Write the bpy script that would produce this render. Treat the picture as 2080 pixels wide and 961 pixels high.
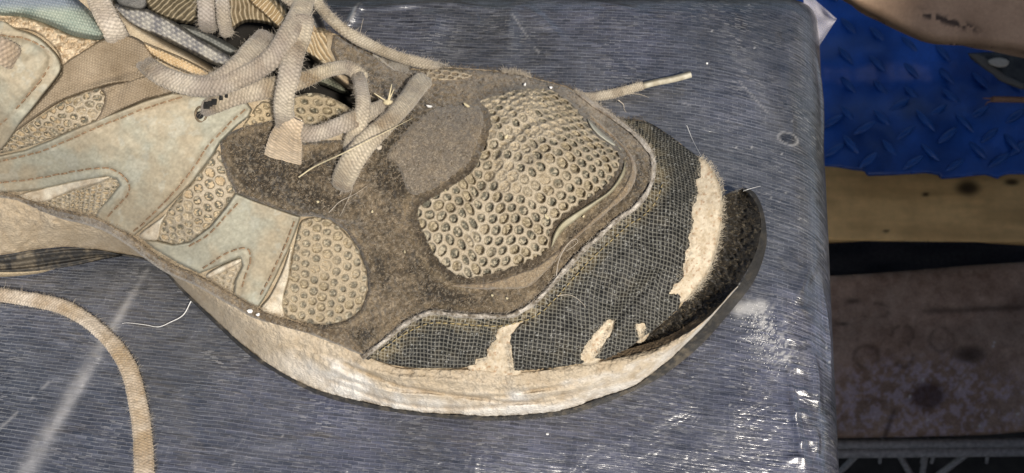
import bpy, math, random
import numpy as np
random.seed(7); rng = np.random.default_rng(11)
for o in list(bpy.data.objects): bpy.data.objects.remove(o)
SC = bpy.context.scene; COL = SC.collection

# ---------------------------------------------------------------- camera, sky, sun, exposure
TILT = math.radians(25); DIST = 0.38; HF = math.radians(50)
F = 1040 / math.tan(HF/2)
CAM = np.array([0, -DIST*math.sin(TILT), DIST*math.cos(TILT)])
cd = bpy.data.cameras.new('camera'); cam = bpy.data.objects.new('camera', cd); COL.objects.link(cam)
cam.location = CAM; cam.rotation_euler = (TILT, 0, 0)
cd.sensor_width = 36; cd.lens = 18/math.tan(HF/2); cd.clip_start = 0.01; cd.clip_end = 100
cd.dof.use_dof = True; cd.dof.focus_distance = 0.335; cd.dof.aperture_fstop = 36
SC.camera = cam
SUN_EL, SUN_AZ = math.radians(54), math.radians(152)      # azimuth clockwise from +Y (north)
sdir = np.array([math.sin(SUN_AZ)*math.cos(SUN_EL), math.cos(SUN_AZ)*math.cos(SUN_EL), math.sin(SUN_EL)])
w = bpy.data.worlds.new('World'); SC.world = w; w.use_nodes = True
nt = w.node_tree; bg = nt.nodes['Background']; sk = nt.nodes.new('ShaderNodeTexSky')
sk.sky_type = 'NISHITA'; sk.sun_disc = False; sk.sun_elevation = SUN_EL; sk.sun_rotation = SUN_AZ
sk.air_density = 1.0; sk.dust_density = 2.5; sk.ozone_density = 1.2
nt.links.new(sk.outputs[0], bg.inputs[0]); bg.inputs[1].default_value = 0.10
ld = bpy.data.lights.new('sun', 'SUN'); ld.energy = 4.6; ld.angle = math.radians(3.5); ld.color = (1, .93, .82)
lo = bpy.data.objects.new('sun', ld); COL.objects.link(lo)
from mathutils import Vector
lo.rotation_euler = Vector(sdir).to_track_quat('Z', 'Y').to_euler()
vs = SC.view_settings; vs.view_transform = 'Standard'; vs.look = 'None'; vs.exposure = 0.0; vs.gamma = 1

# unseen slabs added to shade the far side and floor and brown the film's sheen
def shade_slab(name, x0, x1, y0, y1, z, c):
    me = bpy.data.meshes.new(name); v = [(x, y, z+dz) for x in (x0, x1) for y in (y0, y1) for dz in ((0, .03) if name == 'unseen_roof' else (-.97, 0))]
    me.from_pydata(v, [], [(0,1,3,2),(4,6,7,5),(0,4,5,1),(2,3,7,6),(0,2,6,4),(1,5,7,3)]); o = bpy.data.objects.new(name, me); COL.objects.link(o)
    m_ = bpy.data.materials.new(name); m_.use_nodes = True; b_ = m_.node_tree.nodes['Principled BSDF']; b_.inputs['Roughness'].default_value = .9
    n_ = m_.node_tree.nodes.new('ShaderNodeTexNoise'); n_.inputs['Scale'].default_value = 3; r_ = m_.node_tree.nodes.new('ShaderNodeValToRGB')
    r_.color_ramp.elements[0].color = (c[0]*.6, c[1]*.6, c[2]*.6, 1); r_.color_ramp.elements[1].color = (c[0]*1.5, c[1]*1.5, c[2]*1.5, 1)
    m_.node_tree.links.new(n_.outputs[0], r_.inputs[0]); m_.node_tree.links.new(r_.outputs[0], b_.inputs['Base Color']); me.materials.append(m_); o['kind'] = 'structure'; return o
shade_slab('unseen_roof', .58, 1.8, -1.6, 1.2, .9, (.16, .10, .09))
shade_slab('unseen_roof', -1.6, .24, .5, 3.2, .9, (.20, .11, .09))
shade_slab('blocker_wall', .75, .81, -1.2, 1.5, -.25, (.08, .07, .06)); shade_slab('blocker_wall', .17, .68, -.46, -.40, .16, (.08, .07, .06))  # added blockers out of view, keeping sun and low sky off the background

# ---------------------------------------------------------------- helpers
def P(px, py, z):
    """the point at height z (metres) seen at photo pixel px, py"""
    px, py, z = np.broadcast_arrays(np.asarray(px, float), np.asarray(py, float), np.asarray(z, float))
    a = (px-1040)/F; b = (480.5-py)/F
    d = np.stack([a, math.sin(TILT)+b*math.cos(TILT), -math.cos(TILT)+b*math.sin(TILT)], -1)
    s = (z-CAM[2])/d[..., 2]
    return CAM + d*s[..., None]

def sst(a, b, x):
    t = np.clip((x-a)/(b-a), 0, 1); return t*t*(3-2*t)

def _h(ix, iy, seed):
    n = (ix*374761393 + iy*668265263 + seed*1274126177) & 0xffffffff
    n = ((n ^ (n >> 13))*1274126177) & 0xffffffff
    return ((n ^ (n >> 16)) & 0xffff)/65535.0
def vn(x, y, seed=0):
    x = np.asarray(x, float); y = np.asarray(y, float)
    ix = np.floor(x).astype(np.int64); iy = np.floor(y).astype(np.int64); fx = x-ix; fy = y-iy
    fx = fx*fx*(3-2*fx); fy = fy*fy*(3-2*fy)
    a = _h(ix, iy, seed); b = _h(ix+1, iy, seed); c = _h(ix, iy+1, seed); d = _h(ix+1, iy+1, seed)
    return (a*(1-fx)+b*fx)*(1-fy)+(c*(1-fx)+d*fx)*fy
def fbm(x, y, sc, seed=0, octv=4):
    """noise 0..1, sc = size of the largest blob in px"""
    r = 0; a = 1; t = 0
    for k in range(octv):
        r = r + a*vn(x/sc*2**k+17.3*k, y/sc*2**k-9.1*k, seed+k); t += a; a *= .55
    return np.clip((r/t-.5)*1.7+.5, 0, 1)

def smooth_curve(pts, n, closed=False):
    """Catmull-Rom through pts resampled to n points of even spacing; pts may have any width"""
    p = np.array(pts, float)
    if closed: q = np.vstack([p[-1], p, p[0], p[1]])
    else: q = np.vstack([2*p[0]-p[1], p, 2*p[-1]-p[-2]])
    out = []
    K = 12
    for i in range(1, len(q)-2):
        t = np.linspace(0, 1, K, endpoint=False)[:, None]
        p0, p1, p2, p3 = q[i-1], q[i], q[i+1], q[i+2]
        out.append(.5*((2*p1)+(-p0+p2)*t+(2*p0-5*p1+4*p2-p3)*t**2+(-p0+3*p1-3*p2+p3)*t**3))
    out = np.vstack(out+[q[-2][None]])
    d = np.r_[0, np.cumsum(np.linalg.norm(np.diff(out[:, :2], axis=0), axis=1)+1e-9)]
    s = np.linspace(0, d[-1], n)
    return np.stack([np.interp(s, d, out[:, k]) for k in range(out.shape[1])], 1)

def poly_dist(X, Y, poly):
    """signed distance (inside positive) and nearest boundary point"""
    x = X.ravel(); y = Y.ravel(); A = poly; B = np.roll(poly, -1, 0)
    best = np.full(x.shape, 1e18); nx = np.zeros_like(x); ny = np.zeros_like(x); ins = np.zeros(x.shape, bool)
    for (ax, ay), (bx, by) in zip(A, B):
        dx, dy = bx-ax, by-ay; L = dx*dx+dy*dy+1e-12
        t = np.clip(((x-ax)*dx+(y-ay)*dy)/L, 0, 1); qx = ax+t*dx; qy = ay+t*dy
        d = (x-qx)**2+(y-qy)**2; m = d < best
        best[m] = d[m]; nx[m] = qx[m]; ny[m] = qy[m]
        if ay != by:
            c = ((ay > y) != (by > y)) & (x < (bx-ax)*(y-ay)/(by-ay)+ax); ins ^= c
    d = np.sqrt(best); d[~ins] *= -1
    return d.reshape(X.shape), nx.reshape(X.shape), ny.reshape(X.shape)

def new_mesh(name, V, Q, mat=None, parent=None, col=None, smooth=True, attrs=None, kind=None, label=None):
    V = np.asarray(V, np.float32); Q = np.asarray(Q, np.int32)
    me = bpy.data.meshes.new(name); k = Q.shape[1]
    me.vertices.add(len(V)); me.vertices.foreach_set('co', V.ravel())
    me.loops.add(Q.size); me.loops.foreach_set('vertex_index', Q.ravel())
    me.polygons.add(len(Q)); me.polygons.foreach_set('loop_start', np.arange(0, Q.size, k, dtype=np.int32))
    me.polygons.foreach_set('loop_total', np.full(len(Q), k, np.int32))
    me.polygons.foreach_set('use_smooth', np.full(len(Q), smooth, bool))
    me.update(calc_edges=True)
    if col is not None:
        at = me.color_attributes.new('Col', 'FLOAT_COLOR', 'POINT')
        c = np.ones((len(V), 4), np.float32); c[:, :3] = np.clip(col, 0, 1); at.data.foreach_set('color', c.ravel())
    if attrs:
        for n_, a_ in attrs.items():
            at = me.attributes.new(n_, 'FLOAT', 'POINT'); at.data.foreach_set('value', np.asarray(a_, np.float32).ravel())
    me.validate()
    o = bpy.data.objects.new(name, me); COL.objects.link(o)
    if mat: me.materials.append(mat)
    if parent: o.parent = parent
    if kind: o['kind'] = kind
    if label: o['label'] = label
    return o

def grid_quads(n, m, flip=False):
    i, j = np.meshgrid(np.arange(n-1), np.arange(m-1), indexing='ij')
    a = i*m+j
    q = np.stack([a, a+m, a+m+1, a+1], -1).reshape(-1, 4)
    return q[:, ::-1] if flip else q

def thing(name, label, cat, loc=(0, 0, 0), group=None):
    o = bpy.data.objects.new(name, None); COL.objects.link(o); o.location = loc; o.empty_display_size = .01
    o['label'] = label; o['category'] = cat
    if group: o['group'] = group
    return o
def tag(o, label, cat, group=None):
    o['label'] = label; o['category'] = cat
    if group: o['group'] = group
    return o

class SG: pass
def sheet(name, poly, off, colf, mat, parent, step=2.0, smooth_n=0, zf=None, rim=6, thick=None, label=None, kind=None, low=-.0006, dispf=None, cut=None):
    """a panel lying on the shoe: poly in photo px, off (m) above the shoe surface, rounded down at its rim"""
    poly = np.array(poly, float)
    if smooth_n: poly = smooth_curve(poly, smooth_n, True)[:-1]
    x0, y0 = poly.min(0)-step; x1, y1 = poly.max(0)+step
    xs = np.arange(x0, x1+step, step); ys = np.arange(y0, y1+step, step)
    X, Y = np.meshgrid(xs, ys, indexing='ij')
    D, NX, NY = poly_dist(X, Y, poly)
    snap = np.abs(D) < step*.62
    X = np.where(snap, NX, X); Y = np.where(snap, NY, Y); D = np.where(snap, 0, D)
    ok = D >= 0
    if cut is not None: ok &= poly_dist(X, Y, smooth_curve(cut, 90, True)[:-1])[0] < 7
    zb = (zf or Z)(X, Y)
    S = SG(); S.X, S.Y, S.D = X, Y, D
    w0 = P(X, Y, zb); dv = np.diff(w0, axis=1)
    v = np.zeros(X.shape); v[:, 1:] = np.cumsum(np.sqrt(dv[..., 1]**2+dv[..., 2]**2), axis=1)
    # anchor the arc length at the row nearest the middle of the panel
    mid = X.shape[1]//2; v = v-v[:, mid:mid+1]+(-(w0[:, mid:mid+1, 1])*1.15)
    S.u = w0[..., 0]*1.05; S.v = v; S.w = w0
    o_ = off if not callable(off) else off(S)
    e = sst(0, rim, D); e = np.where(D <= 0, 0, .35+.65*e)
    z = zb+low+(o_-low)*e
    if dispf is not None: z = z+dispf(S)*sst(0, rim*1.2, D)
    W = P(X, Y, z)
    C = colf(S) if callable(colf) else np.broadcast_to(np.array(colf, float), X.shape+(3,))
    n, m = X.shape; q = grid_quads(n, m)
    okf = ok.ravel(); q = q[okf[q].all(1)]
    # drop degenerate
    used = np.unique(q); mp = -np.ones(n*m, int); mp[used] = np.arange(len(used))
    return new_mesh(name, W.reshape(-1, 3)[used], mp[q][:, ::-1], mat, parent, C.reshape(-1, 3)[used], label=label, kind=kind)

def loft(name, A, B, n, m, prof, mat, parent, colf, dispf=None, label=None, kind=None):
    """surface between two px curves A and B (px, py, z_mm); prof(s) gives the added bulge in metres"""
    a = smooth_curve(A, n); b = smooth_curve(B, n)
    s = np.linspace(0, 1, m)[None, :]; t = np.linspace(0, 1, n)[:, None]
    X = a[:, :1]*(1-s)+b[:, :1]*s; Y = a[:, 1:2]*(1-s)+b[:, 1:2]*s
    zz = (a[:, 2:3]*(1-s)+b[:, 2:3]*s)/1000+prof(s, t)
    S = SG(); S.X, S.Y, S.s, S.t = X, Y, s+0*X, t+0*X
    if dispf is not None: zz = zz+dispf(S)
    W = P(X, Y, zz); S.W = W
    C = colf(S) if callable(colf) else np.broadcast_to(np.array(colf, float), X.shape+(3,))
    return new_mesh(name, W.reshape(-1, 3), grid_quads(n, m), mat, parent, C.reshape(-1, 3), label=label, kind=kind)

def mixc(a, b, t):
    a = np.array(a, float); b = np.array(b, float); return a*(1-t[..., None])+b*t[..., None]

def tubes(paths, r, sides=4, taper=True):
    """joined thin fibres: list of (k,3) world polylines"""
    if len(paths) > 60 and len({len(p) for p in paths}) == 1:
        p = np.array(paths, float); n_, k = p.shape[:2]
        T = np.gradient(p, axis=1); T /= np.linalg.norm(T, axis=2)[..., None]+1e-12
        Nv = np.cross(T, np.array([0.3, .2, .93])); Nv /= np.linalg.norm(Nv, axis=2)[..., None]+1e-9; Bv = np.cross(T, Nv)
        rr = r*(np.linspace(1, .35, k) if taper else np.ones(k)); an = np.arange(sides)*2*math.pi/sides
        ring = p[:, :, None]+rr[None, :, None, None]*(np.cos(an)[:, None]*Nv[:, :, None]+np.sin(an)[:, None]*Bv[:, :, None])
        a, s = np.meshgrid(np.arange(k-1), np.arange(sides), indexing='ij'); s2 = (s+1) % sides
        q = np.stack([a*sides+s, a*sides+s2, (a+1)*sides+s2, (a+1)*sides+s], -1).reshape(-1, 4)
        return ring.reshape(-1, 3), (q[None]+(np.arange(n_)*k*sides)[:, None, None]).reshape(-1, 4)
    V = []; Q = []; base = 0
    for i, p in enumerate(paths):
        p = np.asarray(p, float); k = len(p)
        T = np.gradient(p, axis=0); T /= np.linalg.norm(T, axis=1)[:, None]+1e-12
        ref = np.array([0.3, .2, .93]); N = np.cross(T, ref); N /= np.linalg.norm(N, axis=1)[:, None]+1e-9; Bn = np.cross(T, N)
        rr = (r[i] if hasattr(r, '__len__') else r)*(np.linspace(1, .35, k) if taper else np.ones(k))
        an = np.arange(sides)*2*math.pi/sides
        ring = p[:, None]+rr[:, None, None]*(np.cos(an)[None, :, None]*N[:, None]+np.sin(an)[None, :, None]*Bn[:, None])
        V.append(ring.reshape(-1, 3))
        for a in range(k-1):
            for s in range(sides):
                Q.append((base+a*sides+s, base+a*sides+(s+1) % sides, base+(a+1)*sides+(s+1) % sides, base+(a+1)*sides+s))
        base += k*sides
    return np.vstack(V), np.array(Q)

# ---------------------------------------------------------------- materials
def nodes(name):
    m = bpy.data.materials.new(name); m.use_nodes = True; t = m.node_tree; b = t.nodes['Principled BSDF']
    return m, t, b
def N(t, kind, **kw):
    n = t.nodes.new(kind)
    for k, v in kw.items():
        if k in n.inputs.keys(): n.inputs[k].default_value = v
        else: setattr(n, k, v)
    return n
def mat_attr(name, rough=.8, nscale=2500, nvar=.25, bump=.4, bscale=3000, bdist=.00015, spec=.3, sheen=0, coat=0, kind='noise', rvar=0, metallic=0):
    """base colour from the mesh's own painted-in dirt and dye, with fine grain on top"""
    m, t, b = nodes(name); L = t.links.new
    at = N(t, 'ShaderNodeAttribute', attribute_name='Col'); tc = N(t, 'ShaderNodeTexCoord')
    n1 = N(t, 'ShaderNodeTexNoise', Scale=nscale, Detail=3.0, Roughness=.65); L(tc.outputs['Object'], n1.inputs['Vector'])
    mr = N(t, 'ShaderNodeMapRange'); mr.inputs[1].default_value = .3; mr.inputs[2].default_value = .7
    mr.inputs[3].default_value = 1-nvar; mr.inputs[4].default_value = 1+nvar
    L(n1.outputs[0], mr.inputs[0])
    mx = N(t, 'ShaderNodeVectorMath', operation='SCALE'); L(at.outputs['Color'], mx.inputs[0]); L(mr.outputs[0], mx.inputs['Scale'])
    L(mx.outputs[0], b.inputs['Base Color'])
    if kind == 'voronoi':
        n2 = N(t, 'ShaderNodeTexVoronoi', Scale=bscale, feature='F1'); hs = n2.outputs['Distance']
    else:
        n2 = N(t, 'ShaderNodeTexNoise', Scale=bscale, Detail=4.0, Roughness=.6); hs = n2.outputs[0]
    L(tc.outputs['Object'], n2.inputs['Vector'])
    bp = N(t, 'ShaderNodeBump', Strength=bump, Distance=bdist); L(hs, bp.inputs['Height']); L(bp.outputs[0], b.inputs['Normal'])
    b.inputs['Roughness'].default_value = rough; b.inputs['Specular IOR Level'].default_value = spec
    b.inputs['Sheen Weight'].default_value = sheen; b.inputs['Coat Weight'].default_value = coat; b.inputs['Metallic'].default_value = metallic
    if rvar:
        r = N(t, 'ShaderNodeMapRange'); r.inputs[3].default_value = rough-rvar; r.inputs[4].default_value = rough+rvar
        L(n1.outputs[0], r.inputs[0]); L(r.outputs[0], b.inputs['Roughness'])
    return m
def mat_plain(name, c, rough=.7, spec=.3, **kw):
    m, t, b = nodes(name); tc = N(t, 'ShaderNodeTexCoord'); n = N(t, 'ShaderNodeTexNoise', Scale=kw.get('scale', 900), Detail=4.0)
    t.links.new(tc.outputs['Object'], n.inputs['Vector'])
    cr = N(t, 'ShaderNodeValToRGB'); v = kw.get('var', .3)
    cr.color_ramp.elements[0].position = .3; cr.color_ramp.elements[1].position = .72
    cr.color_ramp.elements[0].color = (*[x*(1-v) for x in c], 1); cr.color_ramp.elements[1].color = (*[min(1, x*(1+v)) for x in c], 1)
    t.links.new(n.outputs[0], cr.inputs[0]); t.links.new(cr.outputs[0], b.inputs['Base Color'])
    bp = N(t, 'ShaderNodeBump', Strength=kw.get('bump', .3), Distance=kw.get('dist', .0002)); t.links.new(n.outputs[0], bp.inputs['Height']); t.links.new(bp.outputs[0], b.inputs['Normal'])
    b.inputs['Roughness'].default_value = rough; b.inputs['Specular IOR Level'].default_value = spec
    return m
M_SUEDE = mat_attr('worn_suede', .95, 2600, .45, .9, 2400, .0003, .15, sheen=.25)
M_SAGE = mat_attr('sage_leather', .7, 700, .1, .25, 1800, .0001, .35, rvar=.1)
M_MESH = mat_attr('dusty_mesh', .9, 3000, .28, .7, 4000, .0002, .15)
M_FOAM = mat_attr('midsole_foam', .9, 900, .1, .85, 1350, .00028, .12, kind='voronoi')
M_CREAM = mat_attr('torn_cream_foam', .95, 2200, .12, .7, 2600, .0002, .15)
M_TOE = mat_attr('toe_rubber_grid', .55, 1200, .12, .1, 2600, .0001, .22, rvar=.12)
M_RUBBER = mat_attr('black_rubber', .6, 1500, .3, .6, 1800, .0002, .35)
M_LACE = mat_attr('shoelace_weave', .92, 3500, .16, .6, 4500, .00015, .12, sheen=.15)
M_WEB = mat_attr('woven_webbing', .9, 3000, .18, .5, 4000, .00015, .15)
M_FIBRE = mat_plain('pale_fibre', (.5, .44, .36), .8, .2, var=.15)
M_FIBD = mat_plain('suede_fibre', (.16, .125, .085), .95, .1, var=.5, scale=500)
M_FIBT = mat_plain('tan_fibre', (.36, .28, .19), .95, .1, var=.35, scale=500)
M_STITCH = mat_plain('brown_stitch_thread', (.27, .18, .11), .85, .2, var=.4, scale=1500)
M_STRAW = mat_plain('straw', (.6, .52, .34), .6, .3, var=.2)
M_WHITE = mat_plain('white_plastic_speck', (.75, .74, .72), .5, .4, var=.1)

# ---------------------------------------------------------------- shoe surface (heights in mm at photo px)
CT = np.array([
 (0,395,38),(100,430,36),(200,455,34),(260,490,33),(330,540,31),(400,575,30),(510,640,28),(640,677,27),(740,722,26),(830,748,25),(960,752,25),(1040,758,25),
 (1170,742,26),(1240,724,27),(1310,690,28),(1393,610,30),(1453,505,31),(1468,420,31),(1440,333,30),(1420,315,29),
 (1390,298,29),(1310,245,30),(1250,238,32),(1180,190,37),(1100,160,41),(1020,143,45),(910,137,51),(830,138,56),(760,112,62),(680,68,72),(600,0,84),(400,-20,94),
 (1390,450,41),(1300,400,48),(1350,340,40),(1200,600,41),(1100,690,34),(900,700,33),(1300,550,42),(1200,680,33),
 (1100,350,63),(1050,450,58),(1180,300,59),(1100,200,56),(1000,250,64),(950,480,56),(1040,540,51),(1240,330,54),
 (900,300,68),(850,250,70),(800,450,60),(780,600,43),(700,400,67),(600,350,73),(650,300,76),(850,610,43),(1060,610,44),(1200,450,52),
 (620,600,37),(660,500,51),(500,500,50),(550,450,59),(400,450,58),(450,350,69),(300,300,78),(350,250,83),(200,400,56),(100,300,73),(0,200,92),(100,100,98),
 (250,100,96),(480,240,82),(700,150,74),(800,200,71),(550,150,85),(400,50,95),(0,0,103),(0,330,58),(-60,390,38),(-60,100,100),(300,480,40),(100,390,44)], float)
def _tps(p, z, lam=.02):
    s = 400.; q = p/s; n = len(q)
    d = np.linalg.norm(q[:, None]-q[None], axis=-1); K = np.where(d > 0, d*d*np.log(d+1e-12), 0)+lam*np.eye(n)*.5
    Pm = np.hstack([np.ones((n, 1)), q]); A = np.zeros((n+3, n+3)); A[:n, :n] = K; A[:n, n:] = Pm; A[n:, :n] = Pm.T
    w_ = np.linalg.solve(A, np.r_[z, 0, 0, 0]); return q, w_, s
_Q, _W, _S = _tps(CT[:, :2], CT[:, 2])
def Z0(X, Y):
    x = np.asarray(X, float)/_S; y = np.asarray(Y, float)/_S; r = _W[-3]+_W[-2]*x+_W[-1]*y
    for (a, b), w_ in zip(_Q, _W[:-3]):
        d2 = (x-a)**2+(y-b)**2; r = r+w_*.5*d2*np.log(d2+1e-12)
    return r/1000
THROAT = smooth_curve([(216,-60),(224,8),(262,50),(330,92),(400,130),(450,160),(520,182),(562,212),(592,250),(625,270),(700,268),(785,228),(765,198),(720,178),(650,118),(605,60),(580,-60)], 90, True)[:-1]
_gx = np.arange(-80, 1601, 4.); _gy = np.arange(-80, 901, 4.)
_GX, _GY = np.meshgrid(_gx, _gy, indexing='ij')
_TD = poly_dist(_GX, _GY, THROAT)[0]
def bil(G, X, Y):
    fx = np.clip((np.asarray(X, float)+80)/4, 0, len(_gx)-1.001); fy = np.clip((np.asarray(Y, float)+80)/4, 0, len(_gy)-1.001)
    i = fx.astype(int); j = fy.astype(int); a = fx-i; b = fy-j
    return (G[i, j]*(1-a)+G[i+1, j]*a)*(1-b)+(G[i, j+1]*(1-a)+G[i+1, j+1]*a)*b
_ZG = Z0(_GX, _GY)
# creases pressed into the vamp and toe box
def crease(X, Y, pts, wd, dep):
    p = smooth_curve(pts, 14); d = np.full(np.shape(X), 1e9)
    for a, b in zip(p[:-1], p[1:]):
        e = b-a; t = np.clip(((X-a[0])*e[0]+(Y-a[1])*e[1])/(e@e), 0, 1); d = np.minimum(d, np.hypot(X-a[0]-t*e[0], Y-a[1]-t*e[1]))
    return dep*np.exp(-(d/wd)**2)
for pts, wd, dep in [([(985,300),(1000,340),(960,390),(910,420)], 16, -.0022), ([(1010,300),(1050,262),(1090,240)], 14, -.0018), ([(1040,400),(1075,350),(1130,320)], 26, .0018),
                     ([(1130,650),(1180,600),(1260,560)], 22, -.0012), ([(1240,660),(1290,600),(1330,560)], 12, -.0022), ([(1200,560),(1260,500),(1340,470)], 16, -.0013), ([(1330,420),(1370,380),(1400,340)], 12, -.0010), ([(1000,690),(1070,640),(1100,600)], 16, -.0012),
                     ([(640,340),(700,400),(720,470)], 26, -.0016), ([(760,380),(810,460),(830,530)], 22, -.0014), ([(590,380),(640,420),(730,450)], 18, .0014),
                     ([(120,200),(200,160),(280,140)], 12, -.0016), ([(60,270),(150,215),(240,170)], 9, .0012), ([(1060,200),(1110,270),(1100,330)], 22, .0015)]:
    _ZG = _ZG+crease(_GX, _GY, pts, wd, dep)
_ZG = _ZG+(fbm(_GX, _GY, 70, 5, 3)-.5)*.0014
def Z(X, Y): return bil(_ZG, X, Y)
def ZT(X, Y):      # with the open throat sunk in
    return Z(X, Y)-.028*sst(0, 26, bil(_TD, X, Y))

# ---------------------------------------------------------------- the bench: tarp-wrapped, rounded edges
bench = thing('wrapped_bench', 'bench top wrapped in dark blue-grey woven plastic under clear film, rounded right edge', 'bench', (0, 0, -.08))
R = .017
eA = P(1664, 20, -R*.75); eB = P(1708, 950, -R*.75); yb = P(1000, 3, -R*.35)[1]+.002
def table_pt(x, y):
    """flat sheet coordinates -> wrapped 3D surface"""
    xe = eA[0]+(y-eA[1])*(eB[0]-eA[0])/(eB[1]-eA[1])-R
    def wrap(t):
        th = np.clip(t/R, 0, math.pi/2); over = np.maximum(t-R*math.pi/2, 0)
        return np.where(t < 0, t, R*np.sin(th)), np.where(t < 0, 0, -R*(1-np.cos(th))-over)
    dx, z1 = wrap(x-xe); dy, z2 = wrap(y-(yb-R*.8))
    return xe+dx, (yb-R*.8)+dy, z1+z2
ux = np.arange(-.20, .26, .0007); uy = np.arange(-.115, .185, .0007)
UX, UY = np.meshgrid(ux, uy, indexing='ij')
TX, TY, TZ = table_pt(UX, UY)
def mm(px, py, z=0):
    q = P(px, py, z); return q[0], q[1]
def seg_d(px0, py0, px1, py1):
    a = np.array(mm(px0, py0)); b = np.array(mm(px1, py1)); e = b-a
    t = ((UX-a[0])*e[0]+(UY-a[1])*e[1])/(e@e); tc = np.clip(t, 0, 1)
    return np.hypot(UX-a[0]-tc*e[0], UY-a[1]-tc*e[1])*6200, tc
KX = UX*6200; KY = -UY*6200     # about photo px
TZ = TZ+(fbm(KX, KY, 240, 31, 3)-.5)*.0012
flat = np.clip((UX*0+1), 0, 1)
dust = .10*fbm(KX, KY, 90, 41, 5)*fbm(KX, KY*3, 30, 42, 3)
d, t = seg_d(300, 545, 40, 980); nn = fbm(KX, KY, 25, 44, 4)
dust += .55*np.exp(-(d/(5+16*t))**2)*(.35+.65*nn)*(.4+.8*sst(0, .3, t))
d, t = seg_d(140, 740, -10, 880); dust += .35*np.exp(-(d/3)**2)*(nn > .45)
d, t = seg_d(1500, 628, 1545, 622); dust += .95*np.exp(-(d/13)**2)*(.5+.7*nn)
d, t = seg_d(1545, 640, 1590, 720); sp = fbm(KX, KY, 5, 46, 2)
dust += .75*np.exp(-(d/34)**2)*sst(.5, .75, sp)+.5*np.exp(-(d/9)**2)*sst(.4, .7, sp)
for a in [(1230,170,1360,400),(1475,60,1575,290),(1520,120,1600,290)]:
    d, t = seg_d(*a); dust += .10*np.exp(-(d/14)**2)*nn
for a in [(1500,165,1565,235),(1370,203,1425,225),(1040,30,1095,110),(735,5,715,40),(900,700,930,760)]:
    d, t = seg_d(*a); dust += .4*np.exp(-(d/1.6)**2)*(nn > .35)
d, t = seg_d(728, 0, 712, 42); dust += .6*np.exp(-(d/4)**2)
spk = (vn(KX/5, KY/5, 47) > .975)*sst(.5, .7, fbm(KX, KY, 120, 48, 3)); dust += .7*spk
# damp see-through patches where film sticks to the tarp, plus a painted shade band
wet_and_shade = np.zeros_like(KX)
def ell(px, py, rx, ry, ang=0, wob=.25, sd=50):
    c = mm(px, py); dx = (UX-c[0])*6200; dy = -(UY-c[1])*6200; ca, sa = math.cos(ang), math.sin(ang)
    ex = (dx*ca+dy*sa)/rx; ey = (-dx*sa+dy*ca)/ry
    return np.hypot(ex, ey)+wob*(fbm(KX, KY, 30, sd, 3)-.5)*2
for e in [(1520,40,60,38,.1),(1580,60,60,45,.5),(1500,45,30,34,0),(1625,560,34,80,-.35),(1640,620,22,60,-.3),(1600,70,60,14,.2)]:
    wet_and_shade = np.maximum(wet_and_shade, 1-sst(.8, 1.0, ell(*e)))
wet_and_shade = np.maximum(wet_and_shade, .45*(1-sst(.3, 1.1, ell(388,850,24,170,.08,.2,56))))  # soft dark band: shade painted into the tarp colour, not damp
wet_and_shade = np.maximum(wet_and_shade, .5*(1-sst(.5, 1.1, ell(1380,790,230,60,.1,.4,55))))
hole = 1-sst(.86, .98, ell(1600, 282, 22, 15, .45, .06)); ring = sst(.8, .95, ell(1600, 282, 22, 15, .45, .06))*(1-sst(1.05, 1.2, ell(1600, 282, 22, 15, .45, .06)))
m, t, b = nodes('woven_tarp_under_film'); L = t.links.new
g = N(t, 'ShaderNodeAttribute', attribute_name='flat_uv'); at_d = N(t, 'ShaderNodeAttribute', attribute_name='dust'); at_w = N(t, 'ShaderNodeAttribute', attribute_name='wet_and_shade'); at_h = N(t, 'ShaderNodeAttribute', attribute_name='hole')
# slow waviness of the tapes
nz = N(t, 'ShaderNodeTexNoise', Scale=9.0, Detail=1.0); L(g.outputs['Vector'], nz.inputs['Vector'])
sc = N(t, 'ShaderNodeVectorMath', operation='SCALE'); sc.inputs['Scale'].default_value = .009; L(nz.outputs['Color'], sc.inputs[0])
ad = N(t, 'ShaderNodeVectorMath', operation='ADD'); L(g.outputs['Vector'], ad.inputs[0]); L(sc.outputs[0], ad.inputs[1])
nz2 = N(t, 'ShaderNodeTexNoise', Scale=220.0, Detail=2.0); L(g.outputs['Vector'], nz2.inputs['Vector'])
sc2 = N(t, 'ShaderNodeVectorMath', operation='SCALE'); sc2.inputs['Scale'].default_value = .0006; L(nz2.outputs['Color'], sc2.inputs[0])
ad2 = N(t, 'ShaderNodeVectorMath', operation='ADD'); L(ad.outputs[0], ad2.inputs[0]); L(sc2.outputs[0], ad2.inputs[1])
br = N(t, 'ShaderNodeTexBrick'); L(ad2.outputs[0], br.inputs['Vector'])
br.offset = .5; br.inputs['Scale'].default_value = 1; br.inputs['Brick Width'].default_value = .0034; br.inputs['Row Height'].default_value = .00125
br.inputs['Mortar Size'].default_value = .00011; br.inputs['Mortar Smooth'].default_value = .4; br.inputs['Bias'].default_value = -.1
br.inputs['Color1'].default_value = (.026, .029, .041, 1); br.inputs['Color2'].default_value = (.055, .059, .082, 1); br.inputs['Mortar'].default_value = (.10, .105, .125, 1)
mp = N(t, 'ShaderNodeMapping'); mp.inputs['Scale'].default_value = (55, 900, 1); L(ad.outputs[0], mp.inputs['Vector'])
st = N(t, 'ShaderNodeTexNoise', Scale=1.0, Detail=4.0, Roughness=.7); L(mp.outputs[0], st.inputs['Vector'])
mp3 = N(t, 'ShaderNodeMapping'); mp3.inputs['Scale'].default_value = (600, 120, 1); L(g.outputs['Vector'], mp3.inputs['Vector'])
st3 = N(t, 'ShaderNodeTexNoise', Scale=1.0, Detail=3.0, Roughness=.7); L(mp3.outputs[0], st3.inputs['Vector'])
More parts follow.
